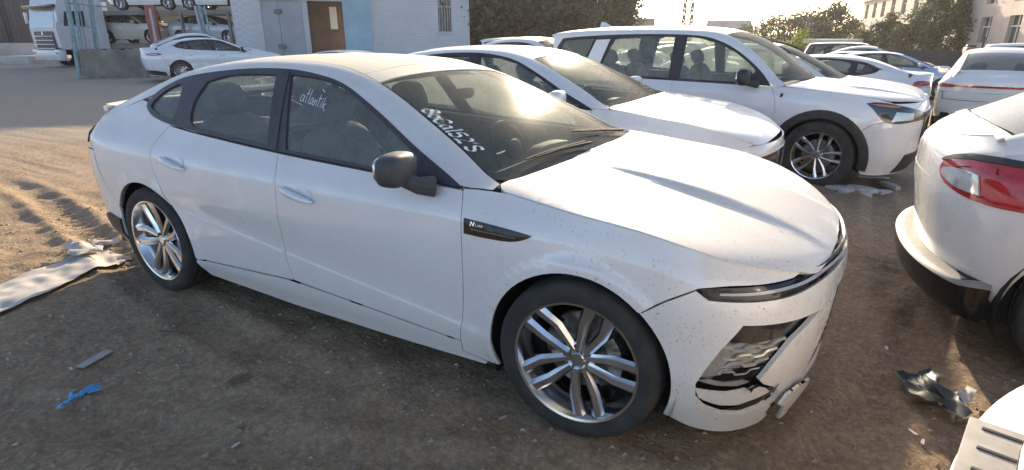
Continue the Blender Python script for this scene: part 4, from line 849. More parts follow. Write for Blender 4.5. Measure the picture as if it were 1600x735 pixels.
        zt = 1.715; qx = np.array([(q[0], q[1]) for q in p['quarter']])
        left = [(float(H.t_of(x, z, True)), z) for x, z in qx[3:] if z > tz1]+[(.16, 1.66)]
        P('tailgate', 'tail', cat([(float(H.t_of(-3.50, tz1, True)), tz1)], left, [(.5, zt-.01), (1, zt), (1, tz1)]), pm, gap=0)
        P('rear_window', 'tail', [(.42, 1.16), (.40, 1.40), (.46, 1.60), (1, 1.64), (1, 1.15)], gm if lod else m_lampd, gap=0, off=.006)
    rb = cat(H.nz(aR(ang(p['quarter'][0], -wb), 180-aEnd), True), [(.10, tz0), (.5, tz0), (1, tz0), (1, tz1-.004), (.55, tz1-.004), (.42, tz1-.012)], H.nz(sm('rbs'), True))
    P('rear_bumper', 'tail', rb, pm, gap=0)
    nt = p['nosetop']
    fb = cat(H.nz(aF(ang(p['bs'][0], 0), aEnd)), p['nbot'], [(1, nt), (.8, nt)], H.nz(sm('bs')[::-1]+np.array([0, -.004])))
    P('front_bumper', 'nose', fb, pm, gap=0)
    P('bumper_core', 'nose', [(.2, nt-.15), (.25, nt-.03), (1, nt-.03), (1, p['nbot'][0][1]+.02), (.3, p['nbot'][0][1]+.02)], m_dark, off=-.07, gap=0, th=0, h=.2)
    P('nose_filler', 'nose', [(.14, nt-.14), (.14, nt+.006), (.5, nt+.004), (1, nt), (1, nt-.1), (.5, nt-.16)], pm, gap=0, off=-.006, th=.0)
    for nm, kd, poly, m, off in list(front)+list(rear): P(nm, kd, np.asarray(poly, float), m, gap=0, off=off, th=.012, h=min(hh, .06))
    for d, (hx, hz) in zip((dF, dR), p['handle']): H.door_handle(d, hx, hz, pm, .20, 1)
    b_, c_, s_ = p['mir']; H.mirrors(dF, b_, c_, s_, mirm or (m_black if cladding or lod == 0 else pm), m_black, 8)
    a = p['cab']
    if cabin: H.cabin(a[0], a[1], a[2], a[3], True, lod == 0, a[4], a[5], a[6])
    if cladding:
        for c, nm in ((0, 'f'), (-wb, 'r')):
            a0, a1 = (180-aEnd+2, aEnd-2) if c == 0 else (180-aEnd, 4)
            P('arch_cladding', 'side', cat(arc(c, zc, ra-.012, a0, a1, 26), arc(c, zc, ra+.078, a1, a0, 26)), m_black, off=.008, gap=0, th=.03, h=.05)
    H.underbody(.5, p['xs'][0]+.15, S['yo']-.16, p['rkb'], p['rkb']+.2)
    MB().box((.05, 0, p['cut'][3][1]*.55), (.8, 1.1, .45)).build('engine_bay', m_dark, root, False)
    pr_ = wheels or make_wheel(style, S['R'], S['rr'], S['tw'], (name, style, lod), None, lod)
    for sg in (-1, 1):
        for x, spn in ((0, .3), (-wb, .8)): put_wheel(root, x, sg, zc, pr_, S['yo'], S['tw'], spn); well(root, x, sg, zc, ra+.02, S['yo']-.04, S['yo']-.32)
    return root, H
def place(root, x, y, th, z=0, label=None, cat_='car', group=None, scale=1):
    root.location = (x, y, z); root.rotation_euler = (0, 0, R_(th)); root.scale = (scale,)*3; tag(root, label, cat_, group); return root
# ---- white SUV parked behind, right side in view
frontSUV = [('head_light', 'nose', catm([(.10, .985), (.17, .93), (.26, .83), (.34, .79), (.46, .785), (.62, .80), (.80, .81), (.80, .87), (.62, .93), (.46, .965), (.30, .995), (.18, 1.0)], 2), m_lampd, .004),
            ('head_light_lens', 'nose', [(.36, .81), (.60, .82), (.60, .885), (.40, .905)], m_lampc, .012), ('turn_light', 'nose', [(.12, .98), (.30, .955), (.44, .945), (.44, .96), (.28, .978)], m_amber, .010),
            ('grille', 'nose', [(.80, .55), (1, .55), (1, .90), (.80, .88)], m_gloss, .006), ('lower_grille', 'nose', [(.55, .24), (1, .24), (1, .46), (.62, .44)], m_black, .008)]
pf, pfH = build_generic(SUV, 'suv', m_paint2, None, .07, 0, True, frontSUV, [('tail_light', 'tail', [(.20, 1.0), (.6, 1.02), (.6, 1.12), (.22, 1.14)], m_red, .006)], 'pf')
place(pf, .66, 5.50, -7, -.13, 'white SUV with dark wheel-arch cladding and black mirror behind the sedans', 'suv')
frontSED = [('head_light', 'nose', catm([(.26, .655), (.40, .64), (.56, .645), (.56, .672), (.42, .70), (.27, .69)], 2), m_lampc, .004), ('head_light_element', 'nose', [(.36, .657), (.52, .655), (.50, .668), (.36, .674)], m_lampd, .012),
            ('grille', 'nose', [(.60, .36), (1, .34), (1, .66), (.62, .64)], m_gloss, .004), ('lower_intake', 'nose', [(.3, .20), (1, .18), (1, .28), (.32, .32)], m_black, .004)]
rearSED = [('tail_light', 'tail', catm([(.30, .88), (.45, .87), (.70, .90), (.70, .95), (.45, .98), (.34, .96)], 2), m_red, .006), ('rear_diffuser', 'tail', [(.12, .17), (1, .19), (1, .36), (.3, .32)], m_black, .008)]
s2, s2H = build_generic(SED, 'sedan', m_paint2, m_paint2, .06, 0, False, frontSED, rearSED, 'five')
place(s2, -.52, 2.60, .4, .01, 'white sedan parked between the foreground sedan and the SUV', 'car')
# small fixes of the SUV in view: pale pillar panel between the rear side windows, aerial fin
pfH.panel('pillar_panel', 'side', [(-3.13, 1.165), (-2.985, 1.61), (-2.77, 1.62), (-2.90, 1.165)], m_paint2, off=.006, gap=0, th=.008)
MB().add([(-3.35, 0, 1.765), (-3.10, 0, 1.775), (-3.33, 0, 1.86), (-3.27, 0, 1.855), (-3.35, .025, 1.765), (-3.12, .025, 1.775), (-3.35, -.025, 1.765), (-3.12, -.025, 1.775)], [(4, 5, 3, 2), (6, 2, 3, 7), (1, 3, 5), (1, 7, 3), (4, 2, 6)]).build('aerial_fin', m_paint2, pf, False)
pfH.panel('badge', 'side', [(-.47, 1.00), (-.44, 1.005), (-.435, 1.045), (-.465, 1.04)], m_black, off=.004, gap=0, th=.003)
pfH.panel('dent_mark', 'side', [(-1.42, .86), (-1.41, .90), (-1.40, .905), (-1.405, .865)], m_dark, off=.002, gap=0, th=0)
pfH.panel('scratch', 'side', [(-.95, .70), (-.80, .715), (-.80, .708), (-.94, .694)], m_alloyd, off=.002, gap=0, th=0)
# ---- white crossover at the right, rear corner towards the camera
def ledge_bumper(H, root, z0, zl, z1, out, m_low, m_top, t0=.03):
    """bumper that stands proud of the body: shelf + lower part, tail side"""
    ts = np.linspace(t0, 2-t0, 60); f = H.f['tail']
    def ring(z, o):
        P, n = H.pt('tail', ts, np.full_like(ts, z)); n[:, 2] = 0; n /= np.linalg.norm(n, axis=1)[:, None]
        e = np.clip(np.minimum(ts-t0, 2-t0-ts)/(.22 if t0 < .1 else .10), 0, 1); e = e*e*(3-2*e); return P+n*(o*e)[:, None]+np.array([0, 0, 0])
    def at_z(P, z): Q = P.copy(); Q[:, 2] = z; return Q
    a = ring(zl, -.03)
    loft('bumper_shelf', [a, ring(zl, .0), at_z(ring(zl, out*.55), zl-.004), at_z(ring(zl, out*.9), zl-.012), at_z(ring(zl, out), zl-.03)], m_top, root)
    lo = [at_z(ring(zl, out), zl-.03)]
    for k in np.linspace(0, 1, 7)[1:]: zz = zl-.03+(z0-zl+.03)*k; lo.append(at_z(ring(zl, out*(1-.15*k-.6*k**4)), zz))
    loft('rear_bumper_cover', lo, m_low, root)
    return ring
m_greyp = mat('grey_plastic', var((.26, .25, .23), .15, 25), rough=.55)
rearCRO = [('tail_light', 'tail', catm([(.02, .915), (.20, .86), (.42, .835), (.62, .85), (.74, .90), (.74, .985), (.60, 1.035), (.30, 1.045), (.05, 1.015)], 3), m_red, .010),
           ('reverse_light', 'tail', catm([(.52, .872), (.64, .88), (.725, .915), (.725, .955), (.62, .975), (.54, .965)], 2), m_lampc, .018), ('tail_light_cap', 'tail', catm([(.02, 1.00), (.3, 1.03), (.60, 1.025), (.74, .985), (.72, 1.01), (.60, 1.05), (.3, 1.06), (.04, 1.03)], 2), m_black, .016), ('brake_light', 'tail', [(.47, .985), (.58, .995), (.68, .975), (.70, 1.00), (.58, 1.022), (.47, 1.012)], m_red, .021)]
rearCRO = [(n_, k_, np.asarray(p_, float)*np.array([1, .92])+np.array([0, .040]), m_, o_) for n_, k_, p_, m_, o_ in rearCRO]
CR8 = copy.deepcopy(CRO); CR8.update(wb=2.86, flare=[(0, .36, .42, .012, .055), (-2.86, .36, .42, .012, .055)]); CR8['P'].update(sr=[(-2.62, 1.13), (-2.74, 1.0), (-2.74, .85), (-2.68, .77)], quarter=[(-3.215, .55), (-3.24, .62), (-3.265, .80), (-3.28, .95), (-3.30, 1.05), (-3.32, 1.12), (-3.1, 1.245), (-2.99, 1.285)], rbs=[(-3.268, .84), (-3.255, .72), (-3.24, .62), (-3.215, .55)])
CR8['lines'][4] = [(-3.7, .86, .90), (-3.3, .885, .93), (-2.9, .905, .96), (-2.2, .910, .94), (-.4, .905, .90), (.3, .90, .85), (.9, .88, .80)]
CR8['lines'][5] = [(-3.7, .79, .98), (-3.3, .81, 1.02), (-2.9, .83, 1.10), (-2.2, .85, 1.09), (-1.5, .855, 1.065), (-.55, .855, 1.045), (0, .865, 1.01), (.3, .865, .98), (.6, .86, .93), (.85, .85, .86)]
CR8['rail'] = [(-3.7, .66, 1.005), (-3.5, .66, 1.045), (-3.3, .655, 1.12), (-3.0, .64, 1.27), (-2.7, .63, 1.41), (-2.4, .624, 1.51), (-2.0, .622, 1.58)]+CRO['rail'][-6:]
CR8['roofc'] = [(-3.7, 1.025), (-3.5, 1.075), (-3.3, 1.16), (-3.0, 1.32), (-2.7, 1.46), (-2.4, 1.57), (-2.0, 1.64)]+[(-1.6, 1.635), (-1.3, 1.565), (-1.0, 1.44), (-.7, 1.29), (-.4, 1.115), (-.2, 1.0)]
CR8['tail'] = [(.25, -3.42), (.4, -3.52), (.6, -3.56), (.85, -3.60), (.95, -3.60), (1.02, -3.58), (1.07, -3.55)]
CR8['P'].update(dlo_b=[(-.56, 1.05), (-1.1, 1.062), (-1.8, 1.082), (-2.3, 1.10), (-2.65, 1.135), (-2.86, 1.19), (-2.90, 1.22)], dlo_t=[(-2.90, 1.22), (-2.84, 1.27), (-2.68, 1.36), (-2.4, 1.455), (-2.1, 1.525), (-1.75, 1.545), (-1.5, 1.515), (-1.3, 1.445), (-1.0, 1.285), (-.75, 1.15), (-.56, 1.055)], gr=[(-2.46, 1.13), (-2.48, 1.25), (-2.40, 1.42), (-2.1, 1.50), (-1.78, 1.52), (-1.74, 1.102), (-2.2, 1.12)], gq=[(-2.84, 1.215), (-2.74, 1.295), (-2.56, 1.38), (-2.56, 1.15), (-2.68, 1.16)],
    quarter=[(-3.215, .55), (-3.24, .62), (-3.265, .80), (-3.28, .95), (-3.30, 1.00), (-3.32, 1.04), (-3.1, 1.15), (-2.91, 1.25)], zAr=([-3.57, -3.45, -3.32, -3.1, -2.9], [.97, 1.0, 1.04, 1.15, 1.25]))
c8, c8H = build_generic(CR8, 'crossover', m_paint2, None, .045, 0, False, [], rearCRO, 'five')
ledge_bumper(c8H, c8, .22, .43, .8, .095, m_gloss, m_greyp, .42)
place(c8, 4.78, 1.50, 2, -.02, 'white crossover with red and clear tail light at the right edge', 'crossover')
# ---- white SUV in the right foreground corner, only its step bumper in view
c9, c9H = build_generic(SUV, 'suv', m_paint2, None, .06, 0, False, [], [('tail_light', 'tail', [(.06, .95), (.40, .96), (.40, 1.3), (.10, 1.3)], m_red, .008)], 'plain')
ledge_bumper(c9H, c9, .40, .66, .9, .17, m_paint2, m_paint2)
sp_ = MB().bbox((-4.125, -.12, .652), (.14, .90, .012), .004).build('step_pad', m_greyp, c9)
for u in np.linspace(-.53, .29, 10): MB().bbox((-4.125, u, .6585), (.085, .012, .006), .002).build('slot', m_black, sp_)
MB().tube([(-4.05, .12, .84), (-4.09, .11, .82), (-4.10, .0, .80), (-4.10, -.2, .80), (-4.09, -.31, .82), (-4.05, -.32, .84)], .010, 8).build('grab_handle', m_black, c9)
place(c9, 5.14, -2.46, -14, 0, 'sunlit white SUV corner with grey step pad on its bumper, bottom right', 'suv')
# ---- rows behind
c4, c4H = build_generic(CRO, 'crossover', m_paint2, None, .08, 0, True, [('head_light', 'nose', catm([(.25, .80), (.40, .70), (.60, .68), (.74, .72), (.70, .78), (.5, .84), (.3, .86)], 2), m_lampc, .006), ('head_light_element', 'nose', [(.36, .775), (.5, .72), (.62, .72), (.58, .77), (.42, .81)], m_lampd, .014), ('grille', 'nose', [(.78, .4), (1, .4), (1, .76), (.76, .74)], m_gloss, .006)], rearSED[:0], 'five')
for sg in (-1, 1): MB().tube([(x, sg*.60, float(c4H.B.top(x, .6))+.045*(1-abs((x+2.0)/.85)**6)) for x in np.linspace(-2.85, -1.15, 16)], .016, 6).build('roof_rail', m_black, c4)
place(c4, 1.0, 8.75, -4, -.22, 'white crossover with black roof rails just beyond the big SUV', 'crossover')
fSED, _ = build_generic(SED, 'sedan', m_paint2, None, .13, 1, False, frontSED, rearSED, 'five', m_bgls)
place(fSED, -1.75, 12.0, 181, -.30, 'white sedan facing left with its boot behind the crossover nose', 'car')
m_blue = mat('blue_silver_paint', paint((.30, .40, .62), .2)); m_sil = mat('silver_paint', paint((.42, .43, .45), .2)); m_dkp = mat('dark_paint', paint((.035, .04, .05), .2)); m_beige = mat('beige_paint', paint((.55, .50, .42), .2))
def recolor(o, m, src=m_paint2):
    for c in [o]+list(o.children_recursive):
        if c.type == 'MESH':
            for s_ in c.material_slots:
                if s_.material == src: s_.link = 'OBJECT'; s_.material = m
    return o
blu = recolor(copy_tree(fSED), m_blue); place(blu, 3.35, 21.4, 0, -.44, 'pale blue sedan seen side-on left of the white hatchback with red light bar', 'car')
rearK = [('tail_light_bar', 'tail', catm([(.22, .93), (.40, .915), (.7, .935), (1, .94), (1, .975), (.7, .972), (.45, .985), (.26, .985)], 3), m_red, .010), ('rear_diffuser', 'tail', [(.10, .20), (1, .20), (1, .40), (.72, .40), (.66, .35), (.12, .34)], m_black, .012), ('boot_seam', 'tail', cat([(.45, .83), (.47, .70), (1, .69)], [(1, .683), (.46, .692), (.44, .83)]), m_dark, .0045)]
fCRO, fH = build_generic(CRO, 'hatchback', m_paint2, None, .10, 1, False, [], rearK, 'five', m_bgls)
place(fCRO, 3.72, 14.9, 80, -.36, 'white hatchback seen from behind with a full-width red light bar', 'car')
fSUV, _ = build_generic(SUV, 'suv', m_paint2, None, .14, 1, False, frontSUV[:3], [], 'five', m_bgls)
place(fSUV, -6.6, 15.0, -2, -.3, 'white SUV whose roof shows through the windows of the big SUV', 'suv')
rowlab = 'cars in the far rows of the lot'
far = [(fCRO, 'hatchback', -.8, 9.2-2.1, 7.3, -.0, None, None)]
c13 = copy_tree(fCRO); place(c13, -3.3, 8.3, -3, -.13, 'white hatchback with a long side window behind the second sedan roof', 'car')
sm = recolor(copy_tree(fSED), m_sil); place(sm, -10.6, 10.4, 2, -.25, 'silver sedan roof in front of the grey garage doors', 'car', scale=.97)
R_far = [(0, 'sil', 2.6, 25.0, 'silver sedan in the far rows just behind the pale blue sedan'), (1, None, 2.9, 28.2, 'white crossover in the far rows behind the silver sedan'), (2, 'dk', 2.4, 31.4, 'dark SUV in the far rows below the pale canopy'), (0, None, 2.2, 34.6, 'white sedan in the last row before the dark fence'),
         (1, None, 9.4, 19.5, 'white crossover beyond the hatchback with the red light bar'), (0, 'beige', 9.0, 26.0, 'beige sedan in the far rows at the right'), (2, None, 9.3, 29.4, 'white SUV in the far rows near the red tractor'), (1, 'dk', 9.5, 32.6, 'dark crossover in the last row at the right'),
         (1, None, 16.0, 24.2, 'white crossover far right in the second column of parked cars'), (0, 'sil', 15.6, 27.5, 'silver sedan far right behind the white crossover column'), (2, None, 15.9, 30.8, 'white SUV at the far right end of the lot'), (1, 'blue', 2.6, 37.6, 'blue crossover in the very last row by the fence'),
         (0, None, -4.6, 20.2, 'white sedan in the far rows, seen through the crossover cabin'), (1, 'sil', -4.2, 23.4, 'silver crossover in the far rows under the yellow-green bush'), (2, None, -4.5, 27.0, 'white SUV in the far rows left of the canopy'), (0, 'blue', -4.4, 30.4, 'blue sedan in the far rows left of the canopy post')]
for k, c, x, y, lb in R_far:
    o = copy_tree((fSED, fCRO, fSUV)[k])
    if c: recolor(o, {'sil': m_sil, 'dk': m_dkp, 'beige': m_beige, 'blue': m_blue}[c])
    place(o, x, y, random.uniform(-3, 3), -.33-.27*min(1, max(0, (y-12)/18)), lb, 'car', rowlab); 
# left: white sedan by the low wall and a hatchback behind it
rearC = [('tail_light', 'tail', catm([(.12, .90), (.25, .865), (.45, .865), (.62, .88), (.62, .91), (.40, .935), (.22, .93)], 2), m_red, .008), ('tail_light_lens', 'tail', [(.24, .885), (.5, .885), (.5, .905), (.26, .91)], m_lampc, .014), ('rear_diffuser', 'tail', [(.10, .18), (1, .2), (1, .34), (.5, .36), (.14, .30)], m_black, .012)]
cam_, _ = build_generic(SED, 'sedan', m_paint2, None, .10, 0, False, [], rearC, 'five', m_bgls)
place(cam_, -19.6, 12.65, 66, .05, 'white sedan with pointed tail lights parked by the low rendered wall', 'car')
lh = copy_tree(fCRO); place(lh, -22.6, 14.2, 66, .05, 'white hatchback whose cream roof shows over the sedan by the wall', 'car', scale=.98)
# ================================================================ ground
def at(px, py, D): return CAMP+(crt*((px-800)/892.05)+cup*((367.5-py)/892.05)+cfw)*D
def sstep(a, b, x): t = np.clip((np.asarray(x, float)-a)/(b-a), 0, 1); return t*t*(3-2*t)
def zg(x, y): m = sstep(-16, -4, x); return -.33*sstep(1.5, 11, y)*m-.27*sstep(12, 30, y)*m
def vnoise(x, y, s, seed):
    xi = np.floor(x/s).astype(int); yi = np.floor(y/s).astype(int); fx = x/s-xi; fy = y/s-yi; fx = fx*fx*(3-2*fx); fy = fy*fy*(3-2*fy)
    def hsh(a, b): v = np.sin(a*127.1+b*311.7+seed*74.7)*43758.5453; return v-np.floor(v)
    return (hsh(xi, yi)*(1-fx)+hsh(xi+1, yi)*fx)*(1-fy)+(hsh(xi, yi+1)*(1-fx)+hsh(xi+1, yi+1)*fx)*fy-.5
def hgt(x, y):
    z = zg(x, y); near = 1-sstep(6, 22, np.hypot(x+1, y))
    rel = .034*vnoise(x, y, .9, 1)+.026*vnoise(x+.3*y, y, .33, 2)+(.022*vnoise(x, y, .13, 3)+.016*vnoise(x, y, .065, 4))*near
    for (ax, ay, an) in [(-4.5, -.6, 172), (-4.9, 1.0, 172), (-5.5, 2.2, 160), (-3.0, -2.2, 20), (1.2, 2.9, 95), (2.0, 2.6, 95), (1.15, .2, 80)]:      # tyre ruts with tread marks
        ca, sa = math.cos(R_(an)), math.sin(R_(an)); u = (x-ax)*ca+(y-ay)*sa; v = -(x-ax)*sa+(y-ay)*ca+.12*np.sin(u*.7); e_ = np.exp(-(v/.11)**4)*np.exp(-(u/3.5)**4); rel = rel-e_*(.020+.006*np.sign(np.sin(u*52+np.abs(v)*30)))+.016*np.exp(-((np.abs(v)-.17)/.05)**2)*np.exp(-(u/3.5)**4)
    for (wx, wy) in [(0, -.8), (0, .8), (-2.84, -.8), (-2.84, .8)]: rel = rel*(1-.85*np.exp(-((x-wx)**2/.06+(y-wy)**2/.04)))
    return z+rel-.004
def axis(c0, c1, d, far):
    a = list(np.arange(c0, c1, d)); s = d
    while a[-1] < far: s *= 1.16; a.append(a[-1]+s)
    s = d
    while a[0] > -far: s *= 1.16; a.insert(0, a[0]-s)
    return np.array(a)
gx = axis(-5.5, 2.6, .032, 900); gy = axis(-3.2, 2.0, .032, 900); X, Y = np.meshgrid(gx, gy, indexing='ij'); Zt = hgt(X, Y); nx, ny = X.shape
i, j = np.meshgrid(np.arange(nx-1), np.arange(ny-1), indexing='ij'); q = (i*ny+j).ravel()
def dirt(t, b):
    tc = N(t, 'ShaderNodeTexCoord'); v = tc.outputs['Object']
    big = ramp(t, noise(t, .35, 5, .6, vec=v), [(.32, 0), (.68, 1)]); mid = ramp(t, noise(t, 3.1, 7, .66, vec=v), [(.3, 0), (.72, 1)]); fine = noise(t, 38, 6, .75, vec=v)
    c = mix(t, big, (.405, .288, .180), (.56, .405, .255)); c = mix(t, math_(t, 'MULTIPLY', mid, .75), c, (.255, .178, .113))
    m2 = ramp(t, noise(t, 13, 6, .7, vec=v), [(.38, 0), (.66, 1)]); c = mix(t, math_(t, 'MULTIPLY', m2, .62), c, (.19, .134, .088))
    c = mix(t, ramp(t, fine, [(.45, 0), (.72, .75)]), c, (.68, .53, .37))
    vo = N(t, 'ShaderNodeTexVoronoi'); vo.inputs['Scale'].default_value = 17; L(t, v, vo.inputs['Vector'])            # pale grit and straw
    sp = math_(t, 'MULTIPLY', ramp(t, vo.outputs['Distance'], [(.06, 1), (.13, 0)]), ramp(t, noise(t, 2.3, 4, .6, vec=v), [(.52, 0), (.6, 1)]))
    c = mix(t, math_(t, 'MULTIPLY', sp, .6), c, (.62, .55, .44))
    mp = N(t, 'ShaderNodeMapping'); mp.inputs['Rotation'].default_value = (0, 0, .6); mp.inputs['Scale'].default_value = (34, 5, 1); L(t, v, mp.inputs['Vector'])
    st = ramp(t, noise(t, 1.0, 3, .6, vec=mp.outputs[0]), [(.70, 0), (.76, 1)]); c = mix(t, math_(t, 'MULTIPLY', st, .35), c, (.58, .49, .36))
    for (ox, oy, r) in ((-1.53, -1.33, .07), (-1.2, -1.55, .03)):                                                  # oil drips
        s_ = N(t, 'ShaderNodeVectorMath', operation='DISTANCE'); L(t, v, s_.inputs[0]); s_.inputs[1].default_value = (ox, oy, 0)
        e = math_(t, 'ADD', s_.outputs['Value'], math_(t, 'MULTIPLY', math_(t, 'SUBTRACT', fine, .5), .09)); c = mix(t, math_(t, 'MULTIPLY', ramp(t, math_(t, 'DIVIDE', e, r), [(.55, 1), (1.0, 0)]), .6), c, (.06, .048, .038))
    # the further yard is a worn grey hard-standing
    sx = N(t, 'ShaderNodeSeparateXYZ'); L(t, v, sx.inputs[0])
    yard = math_(t, 'MULTIPLY', ramp(t, math_(t, 'ADD', math_(t, 'MULTIPLY', sx.outputs[0], -.06), math_(t, 'MULTIPLY', big, .3)), [(.62, 0), (.85, 1)]), .8); c = mix(t, yard, c, (.40, .345, .285))
    L(t, c, b.inputs['Base Color']); b.inputs['Roughness'].default_value = .95; b.inputs['Specular IOR Level'].default_value = .2
    bump(t, b, math_(t, 'ADD', math_(t, 'MULTIPLY', noise(t, 22, 8, .75, vec=v), 1.0), math_(t, 'MULTIPLY', noise(t, 120, 4, .7, vec=v), .3)), 1.0, .03)
m_dirt = mat('dirt', dirt)
tag(mesh('ground', np.stack([X.ravel(), Y.ravel(), Zt.ravel()], -1), np.stack([q, q+ny, q+ny+1, q+1], -1), m_dirt), kind='structure')
# loose stones and crumbs
V = []; F = []; m_stone = mat('stone', var((.34, .265, .19), .55, 30), rough=.95)
for k in range(4200):
    x, y = rng.uniform(-5.5, 2.2), rng.uniform(-2.6, 1.2)
    if k > 3600: x, y = rng.uniform(-9, 3), rng.uniform(-3, 9)
    s_ = rng.uniform(.003, .009)*(1 if rng.random() < .94 else 2.0); z = float(hgt(np.array([x]), np.array([y]))[0]); n = len(V)
    for dx, dy, dz in ((1, 0, 0), (-.4, .9, 0), (-.5, -.8, 0), (.1, .1, .75), (0, 0, -.5)): V.append((x+dx*s_*rng.uniform(.7, 1.5), y+dy*s_*rng.uniform(.7, 1.5), z+dz*s_))
    F += [(n, n+1, n+3), (n+1, n+2, n+3), (n+2, n, n+3), (n+1, n, n+4), (n+2, n+1, n+4), (n, n+2, n+4)]
for k in range(900):                                   # small clods of the same earth
    x, y = rng.uniform(-5.2, 2.0), rng.uniform(-2.5, .6); s_ = rng.uniform(.008, .020); z = float(hgt(np.array([x]), np.array([y]))[0]); n = len(V)
    for dx, dy, dz in ((1, 0, 0), (-.4, .9, 0), (-.5, -.8, 0), (.1, .1, .55), (0, 0, -.5)): V.append((x+dx*s_*rng.uniform(.7, 1.5), y+dy*s_*rng.uniform(.7, 1.5), z+dz*s_))
    F += [(n, n+1, n+3), (n+1, n+2, n+3), (n+2, n, n+3), (n+1, n, n+4), (n+2, n+1, n+4), (n, n+2, n+4)]
tag(mesh('gravel', V, F, m_stone, None, False), 'loose small stones and crumbs scattered over the dirt', 'gravel', kind='stuff')
# ================================================================ litter
def sheet(name, P, m, nx_, ny_, crumple, seed, label, catg, grp=None, th=.0):
    """crumpled sheet: P = four ground corners"""
    r = np.random.default_rng(seed); P = [np.array(p) for p in P]; V = []; F = []
    ph = r.uniform(0, 6.3, (7, 3)); kd = r.normal(0, 1, (7, 2)); kd /= np.linalg.norm(kd, axis=1)[:, None]
    for a in np.linspace(0, 1, nx_):
        for b in np.linspace(0, 1, ny_):
            p = (P[0]*(1-a)+P[1]*a)*(1-b)+(P[3]*(1-a)+P[2]*a)*b; h_ = 0
            for (f1, f2, f3), d in zip(ph, kd): h_ += abs(math.sin((p[0]*d[0]+p[1]*d[1])*(9+f2*3)+f1))**1.5*crumple/7*2
            p = p+np.array([vnoise(np.array([a*5]), np.array([b*5]), 1, seed)[0], vnoise(np.array([a*5]), np.array([b*5]), 1, seed+9)[0]])*.06*min(1, crumple/.03)
            V.append((p[0], p[1], float(hgt(np.array([p[0]]), np.array([p[1]]))[0])+.006+h_))
    for a in range(nx_-1):
        for b in range(ny_-1): F.append((a*ny_+b, (a+1)*ny_+b, (a+1)*ny_+b+1, a*ny_+b+1))
    o = mesh(name, V, F, m, None, True, 50); tag(o, label, catg, grp); return o
g2 = lambda px, py: tuple(ground_pt(px, py))
def ground_pt(px, py, z=0.):
    d = crt*((px-800)/892.05)+cup*((367.5-py)/892.05)+cfw; t = (z-CAMP.z)/d.z; p = CAMP+d*t; return np.array([p.x, p.y])
m_tarp = mat('tarp', var((.52, .47, .41), .15, 7), rough=.7)
sheet('tarp', [g2(-60, 520), g2(205, 402), g2(150, 392), g2(-60, 472)], m_tarp, 60, 22, .016, 3, 'crumpled pale tarp lying in the sun behind the rear wheel', 'tarp')
sheet('tarp_scrap', [g2(102, 412), g2(165, 405), g2(160, 392), g2(112, 394)], m_tarp, 12, 8, .05, 8, 'small folded scrap of pale sheet beside the long tarp', 'tarp')
sheet('paper', [g2(142, 388), g2(182, 383), g2(186, 377), g2(150, 380)], m_tarp, 8, 5, .02, 5, 'torn piece of pale paper on sunlit dirt by the rear tyre', 'paper')
m_card = mat('cardboard', var((.40, .37, .33), .12, 9), rough=.9); m_glove = mat('glove_blue', var((.05, .32, .62), .2, 18), rough=.5); m_plast = mat('plastic_sheet', var((.045, .047, .042), .5, 6), rough=.38); m_rag = mat('pale_slab', var((.50, .50, .50), .15, 9), rough=.8)
mb = MB(); c = ground_pt(147, 558); e1 = ground_pt(172, 545)-ground_pt(122, 572); e2 = (ground_pt(185, 548)-ground_pt(172, 545))*.9
zb = float(hgt(np.array([c[0]]), np.array([c[1]]))[0])+.012
pl = [c-e1/2-e2*.35, c+e1*.45-e2*.5, c+e1/2+e2*.45, c+e1*.15+e2*.5, c-e1*.45+e2*.55]; mb.prism([tuple(p) for p in pl], zb, zb+.006); tag(mb.build('cardboard', m_card, None, False), 'bent scrap of grey cardboard on the shaded dirt', 'cardboard')
# blue glove: palm with five fingers, flat on the ground
c = ground_pt(122, 622); zb = float(hgt(np.array([c[0]]), np.array([c[1]]))[0])+.014; dv = ground_pt(152, 606)-ground_pt(92, 636); dv /= np.hypot(*dv); nv = np.array([-dv[1], dv[0]])
mb = MB(); pp = lambda u, v, z=0: (c[0]+dv[0]*u+nv[0]*v, c[1]+dv[1]*u+nv[1]*v, zb+z)
mb.tube([pp(-.04, -.005, .0), pp(-.02, .006, .01), pp(.01, -.004, -.002), pp(.035, .004, .006)], [.012, .021, .017, .019], 9)
for v0, v1, ln in ((-.022, -.05, .055), (-.008, -.02, .07), (.008, .012, .075), (.02, .035, .06)): mb.tube([pp(.04, v0), pp(.04+ln*.5, (v0+v1)/2, .006), pp(.04+ln, v1, .0)], [.010, .009, .006], 6)
mb.tube([pp(-.02, .02), pp(.0, .055, .004), pp(.03, .07)], [.011, .009, .006], 6); mb.tube([pp(-.04, 0), pp(-.06, -.020, .006), pp(-.075, -.004, -.004), pp(-.10, -.022, .004)], [.010, .017, .009, .013], 8)
gz = zb; mb.V = [(c[0]+(x-c[0])*.85, c[1]+(y-c[1])*.85, gz+(z-gz)*.5) for x, y, z in mb.V]; tag(mb.build('glove', m_glove), 'discarded bright blue glove on the shaded dirt', 'glove')
mb = MB(); a = ground_pt(248, 519); b_ = ground_pt(302, 524); mb.tube([(a[0], a[1], .008), ((a[0]+b_[0])/2, (a[1]+b_[1])/2+.004, .012), (b_[0], b_[1], .008)], .004, 5); tag(mb.build('twig', mat('twig', col=(.10, .08, .06), rough=.9)), 'thin dry twig on the dirt beside the rear door', 'twig')
sheet('plastic_sheet', [g2(1402, 590), g2(1450, 588), g2(1515, 660), g2(1430, 640)], m_plast, 22, 16, .05, 21, 'crumpled dark plastic sheet lying near the right corner', 'plastic sheet')
sheet('plastic_strip', [g2(1455, 618), g2(1522, 622), g2(1526, 634), g2(1470, 628)], m_tarp, 16, 5, .03, 25, 'pale strip of sheeting beside the dark plastic', 'plastic sheet')
